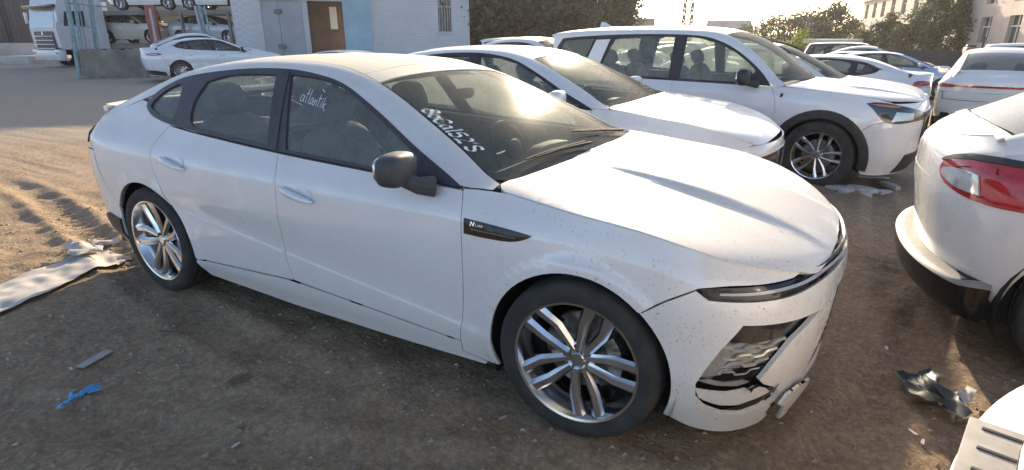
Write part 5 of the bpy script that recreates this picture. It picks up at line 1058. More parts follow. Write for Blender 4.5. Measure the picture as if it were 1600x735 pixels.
for k, (px, py) in enumerate(((785, 648), (368, 696), (110, 573), (1385, 545), (1442, 690), (1425, 680))):
    c = ground_pt(px, py); zb = float(hgt(np.array([c[0]]), np.array([c[1]]))[0])+.008; r = rng.uniform(0, 3.1); d1 = np.array([math.cos(r), math.sin(r)])*.02; d2 = np.array([-d1[1], d1[0]])*.35
    tag(MB().prism([tuple(c-d1-d2), tuple(c+d1-d2*.6), tuple(c+d1*.9+d2), tuple(c-d1*.8+d2*.8)], zb, zb+.003).build('litter_scrap', m_tarp, None, False), ['tiny pale scrap on the dirt in front of the front wheel', 'tiny pale scrap on the dirt below the front door', 'tiny pale scrap beside the grey cardboard', 'small pale scrap between the broken bumper and the crossover', 'tiny pale scrap below the dark plastic sheet', 'tiny pale scrap left of the sunlit SUV bumper'][k], 'litter')
# flat pale stones by the SUV wheel
SLB = ['leftmost pale slab, closest to the SUV front tyre', 'small pale slab lying across, second from the SUV tyre', 'largest pale slab in the middle of the broken slabs', 'tiny pale slab in front of the largest one', 'tilted pale slab right of the largest one', 'short rounded pale slab near the right end of the broken slabs', 'rightmost thin pale slab of the broken slabs', 'long pale slab under the front bumper of the SUV']
for k, (px, py, w_, l_, a) in enumerate(((1312, 297, .16, .30, 10), (1322, 304, .12, .22, 60), (1345, 300, .20, .34, -20), (1352, 307, .10, .16, 15), (1368, 299, .14, .26, -40), (1382, 303, .12, .14, 20), (1390, 296, .10, .30, -50), (1362, 272, .16, .42, 5))):
    c = ground_pt(px, py, -.10); zb = float(hgt(np.array([c[0]]), np.array([c[1]]))[0]); n = 8; ang = np.linspace(0, 2*np.pi, n+1)[:-1]; rr = rng.uniform(.75, 1.1, n); ca, sa = math.cos(R_(a)), math.sin(R_(a))
    poly = [(c[0]+ca*l_/2*math.cos(t)*r_-sa*w_/2*math.sin(t)*r_, c[1]+sa*l_/2*math.cos(t)*r_+ca*w_/2*math.sin(t)*r_) for t, r_ in zip(ang, rr)]
    tag(MB().prism(poly, zb-.01, zb+.03).build('slab', m_rag, None, False), SLB[k], 'slab', 'broken slabs by the SUV wheel')
# ================================================================ buildings
m_gab0 = mat('dull_roof', var((.22, .21, .20), .15, .6), rough=.85)
def brickwall(t, b):
    g_ = N(t, 'ShaderNodeNewGeometry'); dd = N(t, 'ShaderNodeVectorMath', operation='DOT_PRODUCT'); dd.inputs[1].default_value = (.66, .75, 0); L(t, g_.outputs['Position'], dd.inputs[0]); sz = N(t, 'ShaderNodeSeparateXYZ'); L(t, g_.outputs['Position'], sz.inputs[0])
    cb = N(t, 'ShaderNodeCombineXYZ'); L(t, dd.outputs['Value'], cb.inputs[0]); L(t, sz.outputs[2], cb.inputs[1]); bk = N(t, 'ShaderNodeTexBrick'); L(t, cb.outputs[0], bk.inputs['Vector'])
    bk.inputs['Scale'].default_value = 1; bk.inputs['Brick Width'].default_value = .5; bk.inputs['Row Height'].default_value = .15; bk.inputs['Mortar Size'].default_value = .012; bk.inputs['Color1'].default_value = (.68, .66, .655, 1); bk.inputs['Color2'].default_value = (.63, .615, .61, 1); bk.inputs['Mortar'].default_value = (.55, .54, .54, 1)
    c = mix(t, math_(t, 'MULTIPLY', ramp(t, noise(t, .7, 6, .7, vec=g_.outputs['Position']), [(.35, 0), (.8, 1)]), .45), bk.outputs['Color'], (.50, .47, .44)); L(t, c, b.inputs['Base Color']); bump(t, b, bk.outputs['Fac'], -.5, .02)
m_brickw = mat('white_brick_wall', brickwall, rough=.85)
m_brick = mat('white_brick', var((.66, .645, .64), .10, 2.5, bmp=.3, bs=25), rough=.85); m_joint = mat('brick_joint', var((.55, .54, .54), .1, 4), rough=.95)
m_door = mat('grey_door', var((.40, .40, .42), .12, 1.2), rough=.6); m_doorb = mat('blue_door', var((.36, .50, .56), .12, 1.5), rough=.6); m_inside = mat('garage_inside', var((.20, .14, .125), .25, 1.0), rough=.9)
def facade(name, A, Bp, H_, thick, m, openings=(), parent=None):
    """wall from A to B (xy) with rectangular openings (u0,u1,z0,z1); thickness goes away from the camera"""
    A = Vector((*A, 0)); Bv = Vector((*Bp, 0)); d = (Bv-A).normalized(); Ln = (Bv-A).length; nrm = Vector((-d.y, d.x, 0))
    if nrm.dot(A-CAMP) < 0: nrm = -nrm
    us = sorted({0, Ln, *[o[0] for o in openings], *[o[1] for o in openings]}); mb = MB()
    for u0, u1 in zip(us[:-1], us[1:]):
        zs = [(o[2], o[3]) for o in openings if o[0] <= u0+1e-6 and o[1] >= u1-1e-6]; z = -.6
        for z0, z1 in sorted(zs)+[(H_, H_)]:
            if z0 > z+1e-4:
                c = A+d*((u0+u1)/2)+nrm*(thick/2); mb.box((c.x, c.y, (z+z0)/2), (u1-u0, thick, z0-z), Matrix(((d.x, nrm.x, 0), (d.y, nrm.y, 0), (0, 0, 1))))
            z = max(z, z1)
    return mb.build(name, m, parent, False), A, d, nrm, Ln
def on(A, d, nrm, u, v, z): p = A+d*u+nrm*v; return (p.x, p.y, z)
bA, bB = (-26.56, 16.73), (-18.51, 25.90)
br = empty('brick_building', (bA[0], bA[1], 0)); tag(br, 'white painted brick building with wide grey and blue metal doors', 'building')
Lb = math.hypot(bB[0]-bA[0], bB[1]-bA[1])
uu = lambda px: None
def u_of(px, A=bA, Bp=bB):      # distance along a wall (A->B) at which a given sight line meets it
    r = crt*((px-800)/892.05)+cfw*math.cos(pit)*0+Vector((cfw.x, cfw.y, 0))/math.cos(pit)*math.cos(pit); r = Vector((crt.x*(px-800)/892.05+cfw.x*1.05, crt.y*(px-800)/892.05+cfw.y*1.05))
    a = Vector(A); dd = Vector(Bp)-a; c = Vector((CAMP.x, CAMP.y)); M = Matrix(((dd.x, -r.x), (dd.y, -r.y))); s_ = M.inverted() @ (c-a); return s_.x*dd.length
d0, d1, d2, d3 = u_of(438), u_of(497), u_of(556), u_of(597); w0, w1 = u_of(694), u_of(713)
wl, A_, D_, N_, L_ = facade('wall', bA, bB, 6.3, .35, m_brickw, [(d0, d3, -.6, 3.25), (w0, w1, 1.75, 4.6)]); wl.parent = br; wl.matrix_parent_inverse = Matrix.Translation((-bA[0], -bA[1], 0))
def attach(o, par): o.parent = par; o.matrix_parent_inverse = Matrix.Translation(-Vector(par.location)); return o
Mr = Matrix(((D_.x, N_.x, 0), (D_.y, N_.y, 0), (0, 0, 1)))
# bricks: the courses that can be told apart (left pier beside the doors), each slightly proud
bm_ = MB().box((0, 0, 0), (.47, .03, .125)).V; bF = MB().box((0, 0, 0), (.47, .03, .125)).F
brick_me = bpy.data.meshes.new('brick'); brick_me.from_pydata([tuple(Mr @ Vector(v)) for v in bm_], [], bF); brick_me.materials.append(m_brick); nb = 0
for r in range(26):
    for k in range(12):
        u = .06+.25+k*.50+(.25 if r % 2 else 0); z = .5+r*.15
        if u+.24 > d0-.12 or nb >= 290: continue
        o = bpy.data.objects.new('brick', brick_me); o.location = on(A_, D_, N_, u+rng.normal(0, .006), .002+rng.normal(0, .004), z); col.objects.link(o); attach(o, br); nb += 1
def slab(nm, u0, u1, z0, z1, v0, v1, m, par=br):
    c = on(A_, D_, N_, (u0+u1)/2, (v0+v1)/2, (z0+z1)/2); return attach(MB().box(c, (u1-u0, abs(v1-v0), z1-z0), Mr).build(nm, m, None, False), par)
slab('lintel', d0-.2, d3+.2, 3.25, 3.50, -.04, .02, m_joint)
lf = slab('door_leaf', d0, d0+(d1-d0)*.42, -.4, 3.25, .05, .12, m_door); slab('door_leaf', d0+(d1-d0)*.43, d1+(.02), -.4, 3.25, .06, .13, m_door); slab('door_post', d1+.03, d1+.30, -.4, 3.25, .0, .2, m_joint)
slab('door_interior', d0, d3, -.4, 3.4, 3.2, 3.3, m_inside); slab('door_interior', d1, d1+.1, -.4, 3.3, .5, 3.2, m_inside); slab('door_interior', d0, d3, 3.3, 3.4, .4, 3.2, m_inside)
slab('far_window', d2-.55, d2-.15, 1.9, 3.1, 3.12, 3.18, mat('bright_opening', col=(.9, .9, .88), rough=.9))
od = slab('open_door', d2, d3, -.4, 3.28, -.25, -.18, m_doorb); slab('door_hatch', d2+.25, d2+.75, .55, 1.15, -.27, -.25, m_doorb)
slab('window_frame', w0, w1, 1.75, 4.6, .15, .20, m_lampd)
for k in range(5): slab('window_bar', w0+(w1-w0)*(k+.5)/5-.02, w0+(w1-w0)*(k+.5)/5+.02, 1.75, 4.6, .05, .09, m_door)
slab('window_bar', w0, w1, 3.0, 3.08, .03, .10, m_door); slab('sill', w0-.1, w1+.1, 1.62, 1.75, -.08, .1, m_joint)
slab('side_wall', 0, .35, -.6, 6.3, .36, 7, m_brick); slab('side_wall', L_-.35, L_, -.6, 6.3, .36, 7, m_brick); slab('roof', -.2, L_+.2, 6.3, 6.55, -.25, 7.2, m_joint)
# dull workshop behind the transporter
k0 = at(150, 40, 45); k1 = at(420, 40, 44); kw = empty('workshop', (k0.x, k0.y, 0)); tag(kw, 'dull brown workshop wall behind the car transporter', 'building')
wl, A4, D4, N4, L4 = facade('wall', (k0.x, k0.y), (k1.x, k1.y), 6.5, .3, mat('workshop_brown', var((.30, .27, .24), .2, .5), rough=.9), [(2+3.2*k, 3.6+3.2*k, 1.4, 3.0) for k in range(4)]); attach(wl, kw); M4 = Matrix(((D4.x, N4.x, 0), (D4.y, N4.y, 0), (0, 0, 1)))
for k in range(4): attach(MB().box(on(A4, D4, N4, 2.8+3.2*k, .2, 2.2), (1.6, .05, 1.6), M4).build('window', m_lampd, None, False), kw)
attach(MB().box(on(A4, D4, N4, L4/2, 3, 6.6), (L4+.4, 6.6, .22), M4).build('roof', m_gab0, None, False), kw)
# far left hangar
m_hang = mat('hangar_grey', var((.10, .10, .115), .2, .8), rough=.7)
h0 = at(-120, 40, 46); h1 = at(78, 40, 52); hg = empty('hangar', (h0.x, h0.y, 0)); tag(hg, 'dark grey ribbed hangar wall at the far left', 'building')
wl, A2, D2, N2, L2 = facade('wall', (h0.x, h0.y), (h1.x, h1.y), 9, .3, m_hang, ()); attach(wl, hg); M2 = Matrix(((D2.x, N2.x, 0), (D2.y, N2.y, 0), (0, 0, 1)))
for k in range(28): attach(MB().box(on(A2, D2, N2, (k+.5)*L2/28, -.04, 4.9), (.10, .08, 7.6), M2).build('rib', m_hang, None, False), hg)
attach(MB().box(on(A2, D2, N2, L2/2, -.12, .25), (L2, .24, 1.5), M2).build('plinth', mat('pale_plinth', var((.48, .46, .44), .12, 1), rough=.9), None, False), hg)
attach(MB().box(on(A2, D2, N2, L2*.63, -.14, 4.9), (.22, .28, 7.6), M2).build('downpipe', m_black, None, False), hg)
# cream building at the right
m_cream = mat('cream_render', var((.60, .51, .44), .12, .6), rough=.9)
r0, r1 = (0.43, 88.24), (8.95, 40.54); rb_ = empty('long_building', (r0[0], r0[1], 0)); tag(rb_, 'long cream building with tall windows behind the trees at the right', 'building')
Lr = math.hypot(r1[0]-r0[0], r1[1]-r0[1]); ops = []
for k in range(11):
    u = 2.0+k*4.3; ops.append((u, u+1.7, 1.0, 2.6)); ops.append((u, u+1.7, 3.4, 5.0))
RH = 5.4
wl, A3, D3, N3, L3 = facade('wall', r0, r1, RH, .4, m_cream, ops); attach(wl, rb_); M3 = Matrix(((D3.x, N3.x, 0), (D3.y, N3.y, 0), (0, 0, 1)))
for (u0, u1, z0, z1) in ops:
    wn = attach(MB().box(on(A3, D3, N3, (u0+u1)/2, .28, (z0+z1)/2), (u1-u0, .05, z1-z0), M3).build('window', m_lampd, None, False), rb_)
    fr = MB().box(on(A3, D3, N3, (u0+u1)/2, .2, (z0+z1)/2), (.07, .06, z1-z0), M3).box(on(A3, D3, N3, (u0+u1)/2, .2, (z0+z1)/2+.2), (u1-u0, .06, .07), M3).build('window_frame', m_chalk, None, False); attach(fr, rb_)
attach(MB().box(on(A3, D3, N3, L3/2, 5, RH+.12), (L3+.4, 10.6, .24), M3).build('roof_edge', m_cream, None, False), rb_)
attach(MB().box(on(A3, D3, N3, .2, 5.2, RH/2-.3), (.4, 9.6, RH+.6), M3).build('end_wall', m_cream, None, False), rb_)
# shed with metal roof, and low houses on the skyline
m_roofm = mat('metal_roof', var((.34, .36, .36), .12, .8), rough=.55); m_pinkw = mat('shed_wall', var((.46, .36, .31), .1, .6), rough=.9); m_gab = mat('shed_gable', var((.20, .22, .25), .1, .6), rough=.8)
def shed(px0, px1, D, z1, zr, label, mw, mr, dep=9):
    a = at(px0, 55, D); b_ = at(px1, 55, D*.985); e = empty('shed', (a.x, a.y, 0)); tag(e, label, 'building'); A = Vector((a.x, a.y, 0)); Bv = Vector((b_.x, b_.y, 0)); d = (Bv-A).normalized(); Ln = (Bv-A).length; n = Vector((-d.y, d.x, 0)); n = n if n.dot(A-CAMP) > 0 else -n
    M = Matrix(((d.x, n.x, 0), (d.y, n.y, 0), (0, 0, 1))); p = lambda u, v, z: tuple(A+d*u+n*v+Vector((0, 0, z)))
    attach(MB().box(p(Ln/2, .1, z1/2-.4), (Ln, .2, z1+.8), M).build('wall', mw, None, False), e)
    V = [p(-.3, -.4, z1-.05), p(Ln+.1, -.4, z1-.05), p(Ln+.1, dep/2, zr), p(-.3, dep/2, zr), p(Ln+.1, dep+.4, z1-.05), p(-.3, dep+.4, z1-.05)]; V += [(x, y, z+.12) for x, y, z in V]
    attach(MB().add(V, [(0, 1, 2, 3), (3, 2, 4, 5), (6, 7, 8, 9), (9, 8, 10, 11), (0, 1, 7, 6), (1, 2, 8, 7), (2, 4, 10, 8), (0, 3, 9, 6), (3, 5, 11, 9)]).build('roof', mr, None, False), e)
    V = [p(Ln, 0, -.8), p(Ln, dep, -.8), p(Ln, dep, z1), p(Ln, dep/2, zr), p(Ln, 0, z1)]; V2 = [tuple(Vector(v)-d*.2) for v in V]
    attach(MB().add(V+V2, [(0, 1, 2, 3, 4), (5, 6, 7, 8, 9), (0, 1, 6, 5), (2, 3, 8, 7), (3, 4, 9, 8)]).build('gable', m_gab, None, False), e); return e
shed(940, 1022, 80, 3.6, 5.1, 'long shed with grey metal roof behind the tall trees', m_pinkw, m_roofm, 14)
shed(1108, 1175, 130, 2.4, 4.6, 'low house with pale roof on the skyline left of the round tree', m_pinkw, m_pinkw, 10)
shed(1250, 1300, 90, 3.0, 4.2, 'flat dull house behind the dark trees on the skyline', m_gab, m_roofm, 9)
a = at(1131, 30, 128); mb = MB().tube([(a.x, a.y, 2), (a.x, a.y, 7.0)], .08, 5); tag(mb.build('mast', m_gab), 'thin mast on the skyline above the low house', 'mast')
# lattice pylon
P0 = at(1072, 55, 85); mb = MB(); hw = .62
for k in range(12):
    z0 = k*1.6; z1 = z0+1.6; w_ = hw*(1-.02*k); w2 = hw*(1-.02*(k+1))
    for sx, sy in ((1, 1), (1, -1), (-1, -1), (-1, 1)):
        mb.tube([(P0.x+sx*w_, P0.y+sy*w_, z0), (P0.x+sx*w2, P0.y+sy*w2, z1)], .13, 4)
        nx2, ny2 = (-sy, sx); mb.tube([(P0.x+sx*w_, P0.y+sy*w_, z0), (P0.x+nx2*w2, P0.y+ny2*w2, z1)], .09, 4); mb.tube([(P0.x+sx*w2, P0.y+sy*w2, z1), (P0.x+nx2*w2, P0.y+ny2*w2, z1)], .09, 4)
tag(mb.build('pylon', mat('pylon_steel', col=(.10, .10, .11), rough=.8), None, False), 'steel lattice pylon rising above the big SUV roof', 'pylon')
# canopy slab on posts
c0 = at(1268, 62, 44); c1 = at(1338, 62, 42); d = (c1-c0); d.z = 0; Ln = d.length; d.normalize(); n = Vector((-d.y, d.x, 0)); M = Matrix(((d.x, n.x, 0), (d.y, n.y, 0), (0, 0, 1))); ce = empty('canopy', (c0.x, c0.y, 0)); tag(ce, 'pale flat canopy on thin posts above the far cars', 'canopy'); m_can = mat('canopy_cream', var((.72, .66, .52), .08, 1), rough=.8)
mid = c0+d*(Ln/2); attach(MB().bbox((mid.x, mid.y, 1.07), (Ln, 4.0, .30), .03, M).build('slab', m_can), ce)
for u in (.12, .5, .9): p = c0+d*(Ln*u); attach(MB().tube([(p.x, p.y, -1.2), (p.x, p.y, 1.10)], .07, 8).build('post', m_can), ce)
# boundary fence behind the lot
f0 = Vector((-6, 43.0, 0)); f1 = Vector((13, 36.6, 0)); d = (f1-f0).normalized(); Ln = (f1-f0).length; n = Vector((-d.y, d.x, 0)); M = Matrix(((d.x, n.x, 0), (d.y, n.y, 0), (0, 0, 1))); fe = empty('fence', tuple(f0)); tag(fe, 'dark metal fence behind the far rows of cars', 'fence'); m_fence = mat('fence_dark', var((.045, .05, .05), .3, 2), rough=.7)
for k in range(9): p = f0+d*(Ln*k/8); attach(MB().box((p.x, p.y, -.05), (.12, .12, 1.7), M).build('post', m_fence, None, False), fe)
for k in range(8): p = f0+d*(Ln*(k+.5)/8); attach(MB().box((p.x, p.y, -.02), (Ln/8-.14, .04, 1.4), M).build('panel', m_fence, None, False), fe)
# red tractor peeking over the hatchback
m_redp = mat('faded_red', var((.30, .07, .06), .3, 3), rough=.6); t0 = at(1560, 75, 24.5); tr_ = empty('tractor', (t0.x, t0.y, -.5)); tag(tr_, 'faded red machine seen over the roof of the white hatchback', 'tractor')
def tp(nm, mb, m): return mb.build(nm, m, tr_)
tp('bonnet', MB().bbox((-.2, 0, 1.20), (1.6, .6, .5), .10), m_redp); tp('mudguard', MB().bbox((-.95, .0, 1.36), (.45, 1.0, .34), .12), m_redp); tp('mudguard', MB().bbox((.75, .0, 1.34), (.50, 1.0, .34), .12), m_redp); tp('cap', MB().bbox((-.95, .0, 1.56), (.34, .5, .10), .04), m_black); tp('seat', MB().blob((.75, .0, 1.60), (.4, .45, .12), .6), m_black); tp('exhaust', MB().tube([(-.55, 0, 1.4), (-.55, 0, 1.95)], .04, 8), m_black)
for x, r in ((-.95, .42), (.75, .55)):
    for sg in (-1, 1): tp('tyre', MB().lathe([(r*.5, -.12), (r*.95, -.13), (r, -.08), (r, .08), (r*.95, .13), (r*.5, .12)], 24, 'y', (x, sg*.62, r)), m_rubber)
# ================================================================ gate, low wall, truck and car transporter at the left
m_turq = mat('turquoise_paint', var((.25, .34, .33), .3, 6), rough=.6); m_rend = mat('rendered_wall', var((.26, .225, .19), .3, 1.6, bmp=.6, bs=8), rough=.95)
wA = ground_pt(132, 122); wB = ground_pt(345, 117); wv = empty('low_wall', (wA[0], wA[1], 0)); tag(wv, 'crumbling low rendered wall beside the turquoise gate post', 'wall')
d = Vector((*(wB-wA), 0)); Ln = d.length; d.normalize(); n = Vector((-d.y, d.x, 0)); V = []; F = []; K = 60
for k in range(K+1):
    u = Ln*k/K; e = .05*math.sin(k*1.7)+.04*math.sin(k*.61)
    for v, z in ((-.02, -.2), (rng.normal(0, .008), .35), (rng.normal(0, .008), .75), (.02, 1.02+e*.6), (.30, 1.05+e*.5), (.34, -.2)): p = Vector((*wA, 0))+d*u+n*v; V.append((p.x-wA[0], p.y-wA[1], z))
    if k: F += [((k-1)*6+i_, k*6+i_, k*6+i_+1, (k-1)*6+i_+1) for i_ in range(5)]
F += [(0, 1, 2, 3, 4, 5), tuple(K*6+i_ for i_ in range(6))]; mesh('wall_body', V, F, m_rend, wv, False)
for k in range(26): 
    u = Ln*rng.uniform(.0, .95); s_ = rng.uniform(.06, .2); p = d*u+n*(-.15-rng.uniform(0, .5)); MB().blob((p.x, p.y, .02), (s_*1.6, s_, s_*.7), .8, rotm(rng.uniform(0, 180), 'Z'), 7, 5).build('rubble', m_rend, wv, False)
gt = empty('gate', (wA[0], wA[1], 0)); tag(gt, 'leaning turquoise gate frame with thin bars at the left', 'gate')
def gp(px, py, D): p = at(px, py, D); return (p.x-wA[0], p.y-wA[1], p.z)
for pts, r, m in (([(126, 124, 22.4), (99, -30, 22.6)], .10, m_turq), ([(134, 122, 22.5), (112, -30, 22.7)], .07, m_turq), ([(152, 84, 23), (137, -30, 23)], .09, m_turq)): MB().tube([gp(*p) for p in pts], r, 6).build('post', m, gt, False)
for px in (122, 128, 134, 141, 146): MB().tube([gp(px+14, 82, 22.8), gp(px-4, -20, 22.8)], .025, 5).build('bar', m_turq if px % 2 else m_door, gt, False)
for (pa, pb) in (((104, 5), (178, 12)), ((112, 40), (150, 44))): MB().tube([gp(*pa, 22.8), gp(*pb, 23)], .03, 5).build('rail', m_turq, gt, False)
gate2 = empty('gate_post', tuple(at(320, 62, 25))); tag(gate2, 'turquoise double gate post in front of the transporter', 'gate post'); q0 = Vector(gate2.location)
for (xa, xb) in ((325, 311), (320, 305), (331, 319)): MB().tube([tuple(at(xa, 70, 25)-q0), tuple(at(xb, 10, 25)-q0)], .07 if xa != 331 else .04, 6).build('post', m_turq if xa != 320 else m_door, gate2, False)
pst = empty('grey_post', tuple(at(245, 75, 25))); tag(pst, 'thin grey leaning post left of the red column', 'post'); q0 = Vector(pst.location); MB().tube([tuple(at(246, 78, 25)-q0), tuple(at(234, 14, 25)-q0)], .055, 6).build('shaft', m_sil, pst, False)
# truck cab: faces the camera's left
m_cabw = mat('truck_white', paint((.66, .66, .68), .2)); m_grl = mat('truck_grille', var((.10, .09, .10), .2, 4), rough=.5)
tc = at(118, 98, 31); tk = empty('truck', (tc.x, tc.y, 0), 0); tag(tk, 'white truck cab with dark grille behind the turquoise gate', 'truck')
hd_ = math.atan2(-(crt.y*.9+cfw.y*.35), -(crt.x*.9+cfw.x*.35)); tk.rotation_euler = (0, 0, hd_+R_(44))   # cab points left and slightly to the viewer
def tprt(nm, mb, m, ang=30, sm_=True): return mb.build(nm, m, tk, sm_, ang)
body = [(-1.3, .9), (1.0, .9), (1.12, 1.0), (1.16, 1.9), (.98, 2.85), (.80, 3.35), (.45, 3.75), (-1.3, 3.85)]
tprt('cab', MB().prism(body, -1.22, 1.22, 'y'), m_cabw, 30, False); tprt('cab_roof_fairing', MB().blob((-.25, 0, 3.8), (1.9, 2.2, .6), .5), m_cabw)
for sg in (-1, 1): tprt('side_window', MB().prism([(-.35, 2.05), (.78, 2.05), (.62, 2.75), (-.35, 2.80)], sg*1.20, sg*1.235, 'y'), m_lampd, 30, False)
ws_ = tprt('windscreen', MB().add([(1.185, -1.08, 1.95), (1.185, 1.08, 1.95), (1.00, 1.05, 2.85), (1.00, -1.05, 2.85), (1.16, -1.08, 1.95), (1.16, 1.08, 1.95), (.97, 1.05, 2.85), (.97, -1.05, 2.85)], [(0, 1, 2, 3), (4, 5, 6, 7), (0, 1, 5, 4), (2, 3, 7, 6), (0, 3, 7, 4), (1, 2, 6, 5)]), m_lampc, 30, False)
tprt('sun_visor', MB().bbox((1.12, 0, 2.98), (.38, 2.4, .16), .04, rotm(12, 'Y')), m_lampd); tprt('grille', MB().bbox((1.15, 0, 1.30), (.10, 1.75, .98), .04), m_grl)
for z in (.95, 1.15, 1.35, 1.55): tprt('grille_bar', MB().bbox((1.22, 0, z), (.05, 1.65, .035), .01), m_alloy)
tprt('emblem', MB().add([(1.24, -.10, 1.62), (1.24, .10, 1.62), (1.24, 0, 1.84), (1.21, -.10, 1.62), (1.21, .10, 1.62), (1.21, 0, 1.84)], [(0, 1, 2), (3, 4, 5), (0, 1, 4, 3), (1, 2, 5, 4), (2, 0, 3, 5)]), m_chrome, 30, False)
tprt('bumper', MB().bbox((1.12, 0, .62), (.35, 2.46, .55), .08), m_cabw)
for sg in (-1, 1):
    tprt('head_light', MB().bbox((1.24, sg*1.02, .78), (.12, .34, .26), .04), m_lampc); mr_ = tprt('mirror', MB().bbox((1.1, sg*1.42, 2.45), (.12, .16, .55), .04), m_cabw)
    tprt('wheel', MB().lathe([(.28, -.16), (.46, -.17), (.5, -.1), (.5, .1), (.46, .17), (.28, .16)], 28, 'y', (-.2, sg*1.0, .5)), m_rubber); tprt('mudguard', MB().lathe([(.56, -.16), (.6, -.16), (.6, .16), (.56, .16)], 28, 'y', (-.2, sg*1.04, .5)), m_cabw)
tprt('chassis', MB().box((-2.2, 0, .75), (5.0, .9, .3)), m_dark, 30, False)
tprt('side_panel', MB().bbox((-2.2, -1.15, 2.2), (1.5, .08, 2.4), .02), m_cabw)
# transporter with cars on two decks
ta = at(186, 62, 32.5); tb = at(396, 62, 31.0); d = tb-ta; d.z = 0; Ln = d.length; d.normalize(); n = Vector((-d.y, d.x, 0)); te = empty('car_transporter', (ta.x, ta.y, 0), math.atan2(d.y, d.x)); tag(te, 'two-deck car transporter trailer standing behind the low wall', 'trailer')
m_deck = mat('deck_steel', var((.22, .19, .17), .25, 1.5), rough=.7); m_rpost = mat('red_column', var((.36, .10, .075), .2, 2), rough=.6)
for z, t_ in ((2.72, .22), (1.02, .25)): 
    for sg in (-1, 1): MB().box((Ln*.55, sg*1.15, z), (Ln*1.5, .12, t_)).build('deck_rail', m_deck, te, False)
    MB().box((Ln*.55, 0, z-.02), (Ln*1.5, 2.2, .06)).build('deck_plate', m_deck, te, False)
for u in (.02, .62, .95): 
    for sg in (-1, 1): MB().box((Ln*u, sg*1.2, 1.9), (.14, .12, 1.7)).build('deck_post', m_deck, te, False)
for u in (.30, .38):
    for sg in (-1, 1): MB().lathe([(.2, -.14), (.44, -.15), (.48, -.1), (.48, .1), (.44, .15), (.2, .14)], 24, 'y', (Ln*u+.2, sg*.95, .48)).build('wheel', m_rubber, te)
MB().box((Ln*.42, -1.3, 1.9), (.62, .14, 2.4)).build('loading_column', m_rpost, te, False)
hz_ = math.degrees(math.atan2(d.y, d.x)); tpz = lambda u, z: tuple(ta+d*u)[:2]
for proto, u, z, flip, lb, c, sc_ in ((fSUV, 4.4, 2.86, 0, 'white SUV on the upper deck of the transporter', None, 1), (fCRO, 5.6, 2.86, 180, 'white crossover facing left on the upper deck, nearest the brick building', None, 1), (fCRO, 2.9, 1.16, 0, 'beige car on the lower deck beside the red column', m_beige, 1), (fSED, 7.6, 1.16, 0, 'silver car on the lower deck right of the red column', m_sil, 1)):
    o = copy_tree(proto); recolor(o, c) if c else None; p = tpz(u, z); place(o, p[0], p[1], hz_+flip, z, lb, 'car', 'cars on the transporter', sc_)
# kerb-like block at the left edge
kb = at(22, 91, 34); tag(MB().bbox((kb.x, kb.y, .18), (2.6, 1.2, .5), .05, rotm(30, 'Z')).build('concrete_block', mat('pale_concrete', var((.50, .47, .42), .12, 3), rough=.9)), 'pale concrete block at the left edge of the yard', 'block')
# ================================================================ trees
m_bark = mat('bark', var((.10, .075, .055), .3, 5, bmp=.6, bs=20), rough=.95)
def leafmat(n, c): 
    def f(t, b):
        oi = N(t, 'ShaderNodeObjectInfo'); g_ = N(t, 'ShaderNodeNewGeometry')
        cc = mix(t, g_.outputs['Random Per Island'], tuple(x*.55 for x in c), tuple(min(1, x*1.5) for x in c)); L(t, cc, b.inputs['Base Color'])
        b.inputs['Roughness'].default_value = .7; b.inputs['Subsurface Weight'].default_value = 0
        tl = N(t, 'ShaderNodeBsdfTranslucent'); L(t, cc, tl.inputs[0]); mx = N(t, 'ShaderNodeMixShader'); mx.inputs[0].default_value = .35; o = [x for x in t.nodes if x.type == 'OUTPUT_MATERIAL'][0]
        L(t, b.outputs[0], mx.inputs[1]); L(t, tl.outputs[0], mx.inputs[2]); L(t, mx.outputs[0], o.inputs[0])
    return mat(n, f)
lm = {'olive': leafmat('leaf_olive', (.12, .115, .075)), 'green': leafmat('leaf_green', (.075, .105, .045)), 'dark': leafmat('leaf_dark', (.048, .066, .036)), 'yellow': leafmat('leaf_yellow', (.22, .27, .04)), 'dry': leafmat('leaf_dry', (.16, .13, .10))}
